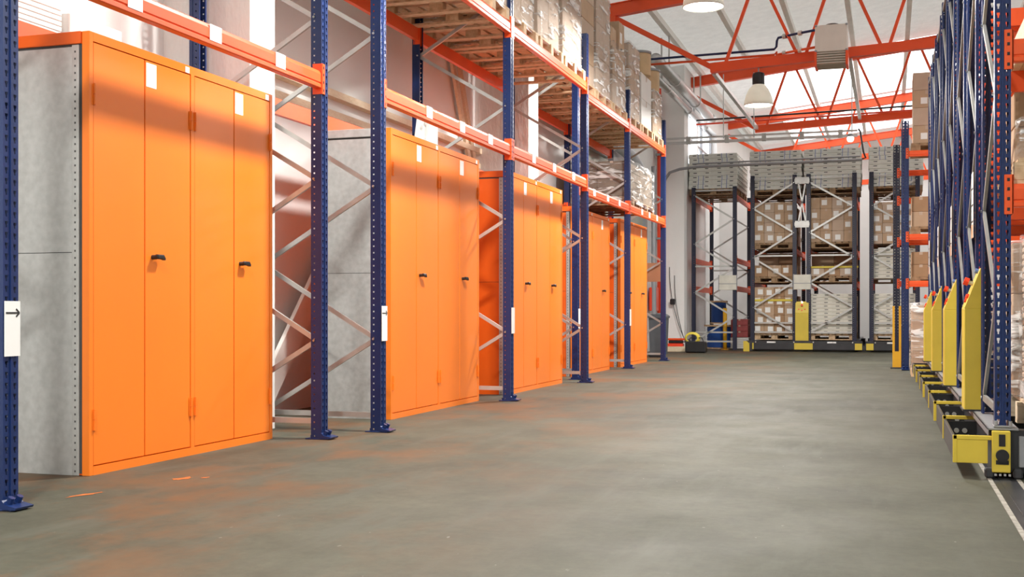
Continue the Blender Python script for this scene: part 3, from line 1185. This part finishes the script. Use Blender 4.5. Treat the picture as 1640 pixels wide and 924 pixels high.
# goods in the nearest mobile rack
X0 = rx(7)
pallet((X0 + .17 + 1.2, 6.9, .275), 1.1, 1.2, 'wood_pale', 'new pale pallet on the nearest mobile base', group='pallets in the mobile racks')
pg = 'cartons in the nearest mobile rack'
stack(X0 + .155, X0 + 1.3, 7.5, 8.0, .43, 2, 1, 3, .3, ['card_dark', 'card'], 'rear of the low load in nearest mobile rack', pg, shell=('-y', '-x', 'top'))
film(X0 + .15, X0 + 1.3, 7.48, 8.02, .42, 1.34, 'clear film round the rear low load in the nearest mobile rack', seed=71)
r = MB()
for k in range(24):
    r.box(0, .9, 0, .5, k * .038, k * .038 + .035, .008)
o = r.build('paper_bale', M['card_pale'], loc=(X0 + .2, 6.94, .425))
tag(o, 'pale stack of paper bundles at the front of the new pallet', 'paper stack')
film(X0 + .195, X0 + 1.1, 6.94, 7.44, .43, 1.36, 'clear film round the pale paper stack on the new pallet', seed=72)
pallet((X0 + .12 + 1.2, 7.05, 1.63), 1.0, 1.2, 'wood', 'pallet on the low beams of the nearest mobile rack', group='pallets in the mobile racks')
stack(X0 + .14, X0 + 1.3, 7.25, 7.95, 1.775, 3, 2, 2, .2, ['card', 'card_dark'], 'on the low beams of nearest mobile rack', pg, stickers=[('-y', .3, .5, .06)], shell=('-y', '-x', 'top'))
film(X0 + .16, X0 + 1.2, 7.1, 7.95, 1.72, 2.0, 'clear film with folds round cartons on the low beams, nearest mobile rack', seed=73)
r = empty('wooden_crate', (X0 + .19, 7.0, 2.43))
b = MB()
for z in (0, .075):
    b.box(.0, .8, 0, .03, z, z + .06, .004)
b.build('front_slat', M['wood_pale'], r)
for x in (0, .75):
    MB().box(x, x + .05, .03, 1.0, 0, .16, .004).build('side_slat', M['wood_pale'], r)
MB().box(.05, .75, .03, 1.0, 0, .02).build('crate_floor', M['wood'], r)
tag(r, 'pale wooden crate on the upper beams of the nearest mobile rack', 'crate')
pallet((X0 + .12 + 1.2, 8.55, 1.63), .9, 1.2, 'wood', 'pallet in the far half of the nearest mobile rack', group='pallets in the mobile racks')

# floor rail with concrete strips
r = empty('floor_rail', (.6, 3, 0))
MB().box(-.025, .025, -6, 16, .0005, .006).build('rail_head', M['steel'], r)
b = MB().box(-.062, -.025, -6, 16, .0005, .003)
b.box(.025, .062, -6, 16, .0005, .003)
b.build('rail_groove', M['steel'], r)
b = MB().box(-.085, -.062, -6, 16, .0005, .004)
b.box(.062, .085, -6, 16, .0005, .004)
b.build('grout_strip', M['concrete'], r)
tag(r, 'steel guide rail with pale grout edges set in the floor', 'rail')

# fixed racks beyond, with the amber upright guard
fx = make_frame(3.98, 1.0, 'blue', 'tall blue frame of the fixed rack just past the mobile racks')
fx.location = (.245, 19.6, 0)
fx.rotation_euler = (0, 0, R(-90))
f2 = make_frame(3.8, 1.0, 'navy', 'dark frame behind the amber guard at the aisle end')
f2.location = (.12, 20.9, 0)
f2.rotation_euler = (0, 0, R(-90))
r = empty('upright_guard', (.12, 20.2, 0))
b = MB()
for s in (-1, 1):
    b.box(s * .05 - .018, s * .05 + .018, -.02, .03, .02, 1.02, .004)
b.box(-.068, .068, -.03, -.005, .02, .28, .004)
b.build('guard_shell', M['amber'], r)
MB().box(-.1, .09, -.08, .08, 0, .02, .003).build('foot_plate', M['steel'], r)
tag(r, 'amber upright guard standing in front of the dark frame', 'guard')
for nm, xx, yy, zs in (('front', .295, 19.6, (1.32, 2.06, 3.38)), ('rear', .17, 20.9, (1.35, 2.05, 2.75, 3.22))):
    for i, z in enumerate(zs):
        bb = make_beam(2.5, 'orange beam of the fixed rack past the mobile racks, %s row, %s level' % (nm, ORD[i]), (), 'orange beams of the fixed racks')
        bb.location = (xx, yy, z)
        bb.scale = (1, 1, .75)
        bb.rotation_euler = (0, 0, R(-90))
fg = 'cartons in the fixed rack'
stack(.36, 1.2, 19.7, 20.4, 3.60, 2, 1, 4, .28, ['card', 'card_pale'], 'on the top level of the fixed rack', fg, stickers=[('-y', .4, .4, .1), None], shell=('-y', 'top', '-x'))
stack(.34, 1.2, 19.75, 20.3, 2.28, 3, 1, 2, .24, ['card', 'card_dark'], 'on the middle level of the fixed rack', fg, shell=('-y', 'top', '-x'))
stack(.34, 1.2, 19.75, 20.3, 1.48, 3, 1, 2, .2, ['card_dark', 'card', 'redbox'], 'on the low level of the fixed rack', fg, shell=('-y', 'top', '-x'))
for z, lb in ((3.455, 'top'), (2.135, 'middle'), (1.335, 'low')):
    pallet((.33 + .9, 19.66, z), .8, .9, 'wood_dark', 'dark pallet on the %s level of the fixed rack' % lb, group='pallets of the fixed rack')
pallet((.30 + 1.2, 17.7, 0), .9, 1.2, 'wood', 'pallet on the floor between mobile and fixed racks', group='pallets in the mobile racks')
stack(.31, 1.4, 17.75, 18.5, .145, 2, 1, 4, .22, ['card_dark', 'card'], 'on the floor pallet between mobile and fixed racks', fg, shell=('-y', 'top', '-x'))
film(.30, 1.4, 17.73, 18.5, .1, 1.05, 'clear film round the floor load between mobile and fixed racks', seed=81)


# ------------------------------------------------------------------ far racks across the end of the aisle
YF = 28.3
ff = make_frame(3.92, 1.02, 'navy', 'x', base=False, zb=.2, extra=(.42, 2.0), bw=.04)
fused = False


def far_frame(xr, y, z, mirror, label):
    global fused
    f = ff if not fused else dup(ff)
    fused = True
    if mirror:
        f.location = (xr - 1.02, y, z)
        f.rotation_euler = (0, 0, math.pi)
    else:
        f.location = (xr, y, z)
        f.rotation_euler = (0, 0, 0)
    f['label'] = label
    f['group'] = 'dark frames of the far racks'
    return f


def chassis_far(x0, x1, y0, label, marks):
    r = empty('mobile_carriage', (x0, y0, 0))
    L = x1 - x0
    b = MB().box(0, L, 0, .1, .03, .25, .004)
    b.box(.1, .22, .1, 6.2, .05, .24).box(L - .22, L - .1, .1, 6.2, .05, .24).box(L / 2 - .06, L / 2 + .06, .1, 6.2, .05, .24)
    b.box(0, L, 3.3, 3.42, .05, .25)
    b.build('chassis', M['steel'], r)
    MB().box(-.02, L + .02, -.06, -.03, .05, .19, .003).build('bumper_bar', M['steel'], r)
    for xm, wm in marks:
        MB().box(xm - wm / 2, xm + wm / 2, -.066, -.058, .05, .2, .001).build('yellow_patch', M['yellow'], r)
    b = MB()
    for k in range(6):
        b.cyl((L * (k + .5) / 6, 0, .22), (L * (k + .5) / 6, -.012, .22), .015, 8)
    b.build('bolt', M['bolt'], r)
    for xm in (L * .22, L * .74):
        MB().box(xm - .1, xm + .1, -.004, .0, .2, .235).build('name_plate', M['paper'], r)
    tag(r, label, 'mobile rack base', 'mobile rack bases at the far end')
    return r


chassis_far(-3.22, -.58, YF - .15, 'dark mobile rack base at the far end, between two wide frames', ((.1, .16), (1.32, .42), (2.55, .16)))
chassis_far(-.52, 2.1, YF - .15, 'dark mobile rack base at the far end, partly behind the guard', ((.1, .16), (1.32, .42)))
COLS = [(-4.53, -3.46, 0, 'far left floor rack'), (-3.13, -2.07, 1, 'left half of the far mobile rack'), (-1.84, -.72, 0, 'right half of the far mobile rack'), (-.43, .66, 1, 'second far mobile rack')]
for ci, (xa, xb, mir, nm) in enumerate(COLS):
    z = .02 if ci == 0 else .25
    for j, yy in enumerate((YF, YF + 3.0)):
        f = far_frame((xb + xa) / 2 + .51, yy, z, mir, 'dark rack frame, %s row of the %s' % (['front', 'back'][j], nm))
        f.scale = ((xb - xa) / 1.02 if not mir else (xb - xa) / 1.02, 1, 1)
        f.location.x = xb if not mir else xa
    # beams receding along the aisle
    zs = (1.42, 2.10, 3.62) if ci == 0 else (1.52, 2.30, 3.55)
    for li, zz in enumerate(zs):
        for s in (0, 1):
            bb = make_beam(2.9, 'orange beam of the %s, %s level, %s side' % (nm, ['low', 'middle', 'top'][li], ['wall', 'open'][s]), (), 'orange beams of the far racks')
            if s:
                bb.location = (xb, YF + .05, zz)
            else:
                bb.location = (xa, YF + 2.95, zz)
                bb.rotation_euler = (0, 0, math.pi)


def tray_mesh_obj(sx, sy, sz, m, straps):
    r = empty('tray', (0, 0, 0))
    b = MB()
    b.box(0, sx, 0, sy, 0, sz * .86, .008)
    b.box(.012, sx - .012, .012, sy - .012, sz * .86, sz)
    b.m = 1
    for k in range(4):
        x = sx * (k + .5) / 4
        b.box(x - .04, x + .04, -.002, .001, sz * .55, sz * .72)
    for k in range(4):
        y = sy * (k + .5) / 4
        b.box(sx - .001, sx + .002, y - .04, y + .04, sz * .55, sz * .72)
    if straps:
        b.m = 2
        for x in (.2, .3, .68, .78):
            b.box(sx * x - .006, sx * x + .006, -.003, .0, 0, sz)
    b.build('tray_body', [M[m], M['slot'], M['strap']], r)
    return r


_tr = {}


def trays(x0, x1, y0, y1, z0, n, hz, m, where, group, straps_at=()):
    sx, sy = x1 - x0, y1 - y0
    for k in range(n):
        key = (round(sx, 2), round(sy, 2), round(hz, 3), m, k in straps_at)
        if key not in _tr:
            t = _tr[key] = tray_mesh_obj(sx, sy, hz, m, k in straps_at)
        else:
            t = dup(_tr[key])
        dx = ((k * 37) % 7 - 3) * .003
        t.location = (x0 + dx, y0, z0 + k * hz)
        tag(t, '%s tray %s, %s up' % ('grey' if m == 'crate' else 'pale', where, ORD[k]), 'tray', group)


# top loads of grey trays
for ci, (xa, xb, nm) in enumerate(((-4.62, -3.45, 'far left floor rack'), (-3.16, -1.96, 'left half of the far mobile rack'), (-1.9, -.62, 'right half of the far mobile rack'), (-.45, .75, 'second far mobile rack'))):
    zp = 3.75 if ci == 0 else 3.68
    pallet((xb - .02, YF + .1, zp), 0 + 1.0, xb - xa - .04, 'wood_dark', 'dark pallet under grey trays on top of the ' + nm, group='pallets at the far end')
    n = 8 if ci == 0 else 9
    trays(xa, xb, YF + .09, YF + 1.12, zp + .145, n, .102 if ci else .105, 'crate', 'on top of the ' + nm, 'grey trays on the far racks', straps_at=(0, 1, 2, 6, 7, 8))
    if ci == 0:
        pallet((xb - .02, YF + 1.2, zp), 1.0, xb - xa - .04, 'wood_dark', 'dark pallet farther back on top of the ' + nm, group='pallets at the far end')
        trays(xa, xb, YF + 1.16, YF + 2.2, zp + .145, 8, .105, 'crate', 'in the second stack back on the ' + nm, 'grey trays on the far racks')
# cartons of the left half
cg = 'labelled cartons at the far end'
xa, xb = -3.06, -2.12
st4 = [('-y', .35, .55, .12), ('-y', .62, .5, .12), ('-y', .5, .42, .12)]
pallet((xb, YF + .1, .27), 1.0, xb - xa, 'wood', 'pallet under labelled cartons, floor of the left far rack', group='pallets at the far end')
stack(xa, xb, YF + .1, YF + 1.0, .415, 4, 1, 5, .22, ['card', 'card', 'card_dark'], 'on the bottom level, left half of far mobile rack', cg, st4, shell=('-y',))
o = MB().box(xa - .01, xb + .01, YF + .078, YF + .088, 1.18, 1.23).build('warning_tape', M['tape'])
tag(o, 'yellow tape across the labelled cartons at the bottom', 'tape', 'yellow tapes at the far end')
pallet((xb, YF + .1, 1.62), 1.0, xb - xa, 'wood_dark', 'dark pallet under three brown cartons, left half of far rack', group='pallets at the far end')
stack(xa, xb, YF + .12, YF + .7, 1.765, 3, 1, 1, .27, ['card_dark', 'card'], 'on the dark pallet, left half of far mobile rack', cg, st4[:2], shell=('-y',))
pallet((xb, YF + .1, 2.42), 1.0, xb - xa, 'wood_dark', 'dark pallet under many labelled cartons, left half of far rack', group='pallets at the far end')
stack(xa, xb, YF + .11, YF + 1.0, 2.565, 4, 1, 4, .24, ['card', 'card_pale', 'card'], 'on the middle level, left half of far mobile rack', cg, st4 + [None], shell=('-y',))
# right half
xa, xb = -1.8, -.74
pallet((xb, YF + .1, .27), 1.0, xb - xa, 'wood', 'pallet under pale trays, right half of far rack', group='pallets at the far end')
trays(xa, xb, YF + .1, YF + 1.05, .415, 11, .085, 'crate_pale', 'at the bottom of the right half of the far mobile rack', 'pale trays at the far end')
pallet((xb, YF + .1, 1.62), 1.0, xb - xa, 'wood_dark', 'dark pallet under taped cartons, right half of far rack', group='pallets at the far end')
stack(xa, xb, YF + .11, YF + .9, 1.765, 3, 1, 1, .22, ['card_pale', 'card_dark'], 'under yellow tape, right half of far mobile rack', cg, [('-y', .5, .5, .13)], shell=('-y',))
o = MB().box(xa - .06, xb + .06, YF + .078, YF + .088, 1.955, 1.995).build('warning_tape', M['tape'])
tag(o, 'yellow tape above the low cartons in the right far rack', 'tape', 'yellow tapes at the far end')
pallet((xb, YF + .1, 2.42), 1.0, xb - xa, 'wood_dark', 'dark pallet under labelled cartons, right half of far rack', group='pallets at the far end')
stack(xa, xb, YF + .11, YF + 1.0, 2.565, 4, 1, 4, .26, ['card', 'card', 'card_pale'], 'on the middle level, right half of far mobile rack', cg, st4 + [None], shell=('-y',))
# second carriage
xa, xb = -.4, .62
pallet((xb, YF + .1, .27), 1.0, xb - xa, 'wood', 'pallet under pale trays, second far mobile rack', group='pallets at the far end')
trays(xa, xb, YF + .1, YF + 1.05, .415, 11, .085, 'crate_pale', 'at the bottom of the second far mobile rack', 'pale trays at the far end')
trays(xa, xb, YF + .1, YF + 1.05, 1.7, 8, .085, 'crate_pale', 'on the low beams of the second far mobile rack', 'pale trays at the far end')
stack(xa, xb, YF + .11, YF + 1.0, 2.5, 4, 1, 4, .24, ['card_pale', 'card'], 'on the middle level of second far mobile rack', cg, st4, shell=('-y',))

# second row of loads, added deeper in the far racks to darken their gaps
for (xa, xb, nm) in ((-3.06, -2.12, 'left far bay'), (-1.8, -.74, 'middle far bay'), (-.4, .62, 'rightmost far bay')):
    for z, lv, n in ((.27, 'bottom', 3), (1.62, 'low', 2), (2.42, 'middle', 3), (3.68, 'top', 3)):
        pallet((xb, YF + 1.2, z), 1.0, xb - xa, 'wood_dark', 'dark pallet added in the second row, %s level, %s' % (lv, nm), group='pallets at the far end')
        stack(xa, xb, YF + 1.2, YF + 2.15, z + .145, 2, 1, n, .3, ['card_dark', 'card'], 'added in second row, %s level, %s' % (lv, nm), 'added cartons in the second row of the far racks', shell=('-y',))
# signs, link brackets, column
for x0, x1, lb in ((-3.87, -3.45, 'blank grey sign board on the far left floor rack'), (-2.13, -1.74, 'blank grey sign board above the far control column')):
    r = MB().box(x0, x1, YF - .1, YF - .08, 1.45, 1.8, .006).build('sign_board', M['crate_pale'])
    b = MB().box(x0 - .01, x1 + .01, YF - .105, YF - .09, 1.59, 1.605)
    b.box(x0 - .012, x0 + .008, YF - .105, YF - .078, 1.44, 1.81).box(x1 - .008, x1 + .012, YF - .105, YF - .078, 1.44, 1.81)
    b.build('board_trim', M['steel_grey'], r)
    tag(r, lb, 'sign', 'blank sign boards')
r = empty('frame_link', (-2.1, YF - .09, 2.9))
for z in (0, 1.02):
    MB().box(0, .32, 0, .03, z, z + .16, .004).box(-.01, .33, -.01, .0, z + .04, z + .12).build('clamp_plate', M['zinc'], r)
for a, c in (((.08, .015, .14), (.24, .015, 1.04)), ((.24, .015, .14), (.08, .015, 1.04))):
    MB().bar(a, c, .03, .03, up=(0, 1, 0)).build('cross_bar', M['zinc'], r)
tag(r, 'pale crossed link joining two frames high on the far rack', 'bracket')
cc = control_column((-1.98, YF - .12, .25), 'yellow control column with a lit white lamp at the far end', rz=0, lamp=True)
cc.rotation_euler = (0, 0, R(90))
cc.location = (-1.79, YF - .14, .25)
r = empty('rubber_corner', (-3.27, YF - .3, 0))
MB().prism([(0, 0), (.14, 0), (.14, .16), (.08, .24), (0, .24)], 'y', 0, .12).build('corner_pad', M['yellow'], r)
MB().box(.14, .2, .02, .1, .02, .2).build('corner_mount', M['steel'], r)
tag(r, 'yellow rubber corner guard on the floor by the far rack base', 'guard')

# cable drums and clutter under the far left rack
for i, (x, y, z, rr, hh, lb) in enumerate(((-4.08, 30.0, 0, .34, .52, 'large blue cable drum on the floor under the far left rack'), (-4.12, 30.0, .63, .19, .5, 'slim blue cable drum standing on the large one'))):
    r = empty('cable_drum', (x, y, z))
    b = MB().lathe([(0, 0), (rr * 1.12, 0), (rr * 1.12, .03), (0, .03)], 28)
    b.build('lower_flange', M['wood'], r)
    b = MB().lathe([(0, hh + .04), (rr * 1.2, hh + .04), (rr * 1.2, hh + .08), (0, hh + .08)], 28)
    b.build('upper_flange', M['wood'], r)
    prof = [(rr * .9, .03)]
    for k in range(18):
        t = k / 17
        prof.append((rr * (1.0 if k % 2 else .965), .03 + (hh) * t))
    prof.append((rr * .5, hh + .04))
    MB().lathe(prof, 28).build('cable_winding', M['cable'], r, True)
    tag(r, lb, 'cable drum', 'blue cable drums')
r = empty('guard_post', (-3.83, 29.0, 0))
MB().cyl((0, 0, .01), (0, 0, 1.02), .05, 16).build('post', M['amber'], r, True)
MB().box(-.09, .09, -.09, .09, 0, .012, .003).build('foot_plate', M['amber'], r)
tag(r, 'yellow guard post under the far left rack', 'post')
for k in range(3):
    carton((-3.74, 29.4, .3 + k * .15), .42, .5, .148, 'redbox', 'red wrapped carton under the far left rack, %s of its pile' % ['bottom', 'middle', 'top'][k], 'red cartons under the far left rack')
for k in range(5):
    o = MB().box(0, .45, 0, .5, 0, .052, .006).build('white_slab', M['card_white'], loc=(-3.75, 29.4, .02 + k * .055))
    tag(o, 'white flat pack under the red cartons, %s from the floor' % ORD[k], 'flat pack', 'white flat packs')


# ------------------------------------------------------------------ roof trusses, lamps, heater, pipes
def truss(Y, label):
    r = empty('roof_truss', (0, Y, 0))
    zt = lambda x: roofz(x) - .24
    zb_ = lambda x: 5.37 + .05 * (x + 3.02)
    XR = 5.4
    MB().bar((-5.15, 0, zt(-5.15)), (XR, 0, zt(XR)), .16, .22).build('top_chord', M['truss'], r)
    MB().bar((-5.2, 0, zt(-5.15) + .11), (XR, 0, zt(XR) + .11), .22, .016).build('top_flange', M['truss'], r)
    MB().bar((-3.1, 0, zb_(-3.1)), (XR, 0, zb_(XR)), .14, .17).build('bottom_chord', M['truss'], r)
    MB().bar((-4.9, 0, zt(-4.9) - .12), (-3.05, 0, zb_(-3.05)), .07, .09).build('web_bar', M['truss'], r)
    x = -2.95
    while x < 5:
        for a, c in ((x + .1, x + .62), (x + 1.42, x + .78)):
            MB().bar((a, 0, zb_(a)), (c, 0, zt(c)), .055, .07, up=(0, 1, 0)).build('web_bar', M['truss'], r)
        x += 1.42
    b = MB().box(-5.3, -4.85, -.12, .12, zt(-5.1) - .24, zt(-5.1) - .09, .01)
    b.build('bearing', M['truss'], r)
    tag(r, label, 'roof truss', 'orange roof trusses')
    return r


truss(21.5, 'nearest orange roof truss in view, carrying the heater box')
truss(29.0, 'second orange roof truss in view, behind the lamp')
truss(36.0, 'third orange roof truss in view, over the grey trays')
truss(43.0, 'farthest orange roof truss against the end wall')


def lamp(loc, label, drop=.3):
    r = empty('pendant_lamp', loc)
    # mouth of the bell at z=0
    MB().lathe([(.255, 0), (.262, .01), (.25, .09), (.22, .2), (.17, .3), (.105, .37), (.1, .38)], 32).build('bell_shade', M['bell'], r, True)
    MB().lathe([(0, .40), (.1, .37), (.11, .4), (.11, .54), (.1, .58), (.05, .6), (0, .6)], 24).build('ballast_housing', M['black'], r, True)
    MB().cyl((0, 0, .6), (0, 0, .6 + drop), .012, 8).build('stem', M['steel_grey'], r)
    MB().lathe([(0, .012), (.245, .012), (.245, .02), (0, .02)], 32).build('lens', M['light'], r)
    ld = bpy.data.lights.new('lamp_light', 'AREA')
    ld.shape = 'DISK'
    ld.size = .46
    ld.energy = LAMP_POWER
    ld.color = LAMP_COLOR
    ld.spread = R(175)
    lo = bpy.data.objects.new('lamp_light', ld)
    C.objects.link(lo)
    lo.parent = r
    lo.location = (0, 0, -.012)
    pd = bpy.data.lights.new('lamp_glow', 'POINT')
    pd.energy = LAMP_POWER * .03
    pd.color = LAMP_COLOR
    pd.shadow_soft_size = .08
    po = bpy.data.objects.new('lamp_glow', pd)
    C.objects.link(po)
    po.parent = r
    po.location = (0, 0, .16)
    tag(r, label, 'lamp', 'pendant lamps over the aisle')
    return r


lamp((-2.24, 21.5, 4.64), 'grey bell pendant lamp under the nearest truss', .12)
lamp((-2.24, 14.9, 4.78), 'bright pendant lamp cut by the top edge of the picture', 1.0)
lamp((-2.24, 8.2, 4.9), 'pendant lamp over the aisle beside the second cabinet', 1.2)
lamp((-2.24, 1.2, 4.9), 'pendant lamp over the aisle near the camera', 1.2)
# heater box
r = empty('unit_heater', (-1.22, 20.9, 5.19))
MB().box(0, .54, 0, .5, .22, .68, .012).build('casing', M['heater'], r)
b = MB()
for x in (-.004, .504):
    for z in (.216, .65):
        b.box(x, x + .04, -.006, .04, z, z + .035, .004)
b.build('corner_cap', M['steel_grey'], r)
b = MB().box(.02, .52, .03, .47, .0, .22)
b.build('outlet_box', M['louver'], r)
b = MB()
for k in range(5):
    b.box(.03, .51, .0, .03, .02 + k * .042, .03 + k * .042)
b.build('louver_blade', M['heater'], r)
b = MB().box(-.012, .03, -.01, .5, -.02, .22, .003).box(.51, .552, -.01, .5, -.02, .22, .003)
b.build('mounting_arm', M['truss'], r)
MB().lathe([(0, .06), (.1, .055), (.17, .02), (.18, 0)], 20, at=(.28, .25, .68)).build('fan_guard', M['black'], r, True)
tag(r, 'cream box heater hung on the nearest orange truss', 'heater')
for i, (dz, m, lb) in enumerate(((.0, 'blue', 'blue insulated heating pipe running to the heater'), (-.1, 'beam', 'red heating pipe running to the heater below the blue one'))):
    b = MB()
    z = 5.62 + dz
    b.tube([(-4.9, 21.7, z + .02), (-1.98, 21.7, z + .06), (-1.94, 21.68, z + .1), (-1.93, 21.66, 5.82 - .3 * i), (-1.9, 21.6, 5.86 - .3 * i), (-1.6, 21.4, 5.86 - .3 * i), (-1.22, 21.2, 5.86 - .3 * i)], .022, 10)
    o = b.build('heating_pipe', M[m], smooth=True)
    b = MB()
    for x in (-1.78, -1.5):
        b.cyl((x - .03, 21.53 if x < -1.7 else 21.35, 5.86 - .3 * i), (x + .03, 21.5 if x < -1.7 else 21.33, 5.86 - .3 * i), .045, 10)
    b.build('valve', M['bolt'], o)
    tag(o, lb, 'pipe', 'heating pipes at the truss')
for i, (z, m, lb) in enumerate(((5.62, 'black', 'thin black pipe along the second truss'), (5.52, 'red', 'thin red pipe along the second truss'))):
    o = MB().tube([(-4.5, 28.8, z), (-1, 28.8, z + .06), (2, 28.8, z + .12)], .022, 8).build('service_pipe', M[m])
    tag(o, lb, 'pipe', 'pipes along the second truss')
# ventilation ducts by the left wall
for i, (x, z, y0, y1, rr, lb) in enumerate(((-4.4, 5.93, 23, 30.2, .12, 'larger galvanised duct running along under the eaves'), (-4.56, 5.74, 23, 29.4, .075, 'thinner galvanised duct beside the larger one'))):
    r = empty('ventilation_duct', (x, y0, z))
    MB().cyl((0, 0, 0), (0, y1 - y0, 0), rr, 20).build('duct_tube', M['pipe'], r, True)
    for y in (2.2, 5.0, 7.6):
        MB().cyl((0, y - .04, 0), (0, y + .04, 0), rr + .012, 20).build('duct_collar', M['pipe'], r, True)
    MB().cyl((0, y1 - y0 - .003, 0), (0, y1 - y0 + .01, 0), rr * .85, 20).build('duct_end', M['black'], r)
    for y in (1.5, 5.8):
        MB().box(-.015, .015, y - .02, y + .02, rr, .95).build('hanger', M['zinc'], r)
    tag(r, lb, 'duct', 'ventilation ducts under the eaves')
r = empty('flexible_duct', (-4.9, 22.7, 3.9))
pts = [(-.3 + .28 * math.sin(t * 1.5), t * 1.5, .35 - .55 * t * t) for t in [k / 10 for k in range(11)]]
MB().tube(pts, .13, 14).build('duct_tube', M['steel_grey'], r, True)
MB().tube([pts[0], (pts[0][0], pts[0][1] - .05, pts[0][2])], .145, 14).build('duct_collar', M['pipe'], r)
tag(r, 'grey curved duct behind the last high load by the wall', 'duct')
# power track hung in front of the far racks
r = empty('power_track', (0, 27.6, 4.97))
MB().box(-5.2, -.68, -.03, .03, .03, .07).box(-5.2, -.68, -.03, .03, -.09, -.03).build('track_rail', M['pipe'], r)
for x in (-4.5, -3.6, -2.75, -1.9, -1.05):
    MB().box(x - .05, x + .05, -.04, .04, -.1, .08, .004).build('track_clip', M['zinc'], r)
for x in (-3.68, -2.98, -.8):
    b = MB().cyl((x, 0, .0), (x, 0, 1.5), .012, 6)
    b.build('hanger_rod', M['zinc'], r)
tag(r, 'grey power track hanging across in front of the far racks', 'cable track')
r = empty('cable_conduit', (0, 27.55, 4.33))
b = MB().tube([(-5.1, .2, -.28), (-4.95, .1, -.1), (-4.7, 0, -.04), (-4.3, 0, 0), (-.58, 0, .02)], .035, 8)
b.tube([(-4.4, .0, .07), (-.62, 0, .1)], .02, 8)
b.build('arm_tube', M['steel_grey'], r)
MB().tube([(-.66, .02, .72), (-.62, .02, .66), (-.55, .02, .2), (-.5, 0, .06), (-.58, 0, .04)], .02, 8).build('flexible_cable', M['black'], r)
tag(r, 'lower grey conduit across the far racks with a hanging black cable end', 'conduit')
r = empty('bulkhead_lamp', (-.83, 27.5, 4.84))
MB().lathe([(0, -.09), (.05, -.08), (.075, -.04), (.08, 0), (.06, .03)], 16).build('lamp_globe', M['light'], r, True)
MB().lathe([(.06, .03), (.065, .07), (.03, .1), (0, .1)], 16).build('lamp_socket', M['steel_grey'], r, True)
tag(r, 'small glaring bulb at the end of the power track', 'lamp')
for i, (a, c, lb) in enumerate((((-3.05, 21.6, 5.3), (-3.05, 28.9, 5.38), 'galvanised tie bar between trusses, beside the bell lamp'), ((-.66, 21.6, 5.4), (-.66, 28.9, 5.5), 'galvanised tie bar between trusses, under the heater'))):
    o = MB().bar(a, c, .07, .07).build('tie_bar', M['zinc'])
    tag(o, lb, 'tie bar', 'tie bars between trusses')
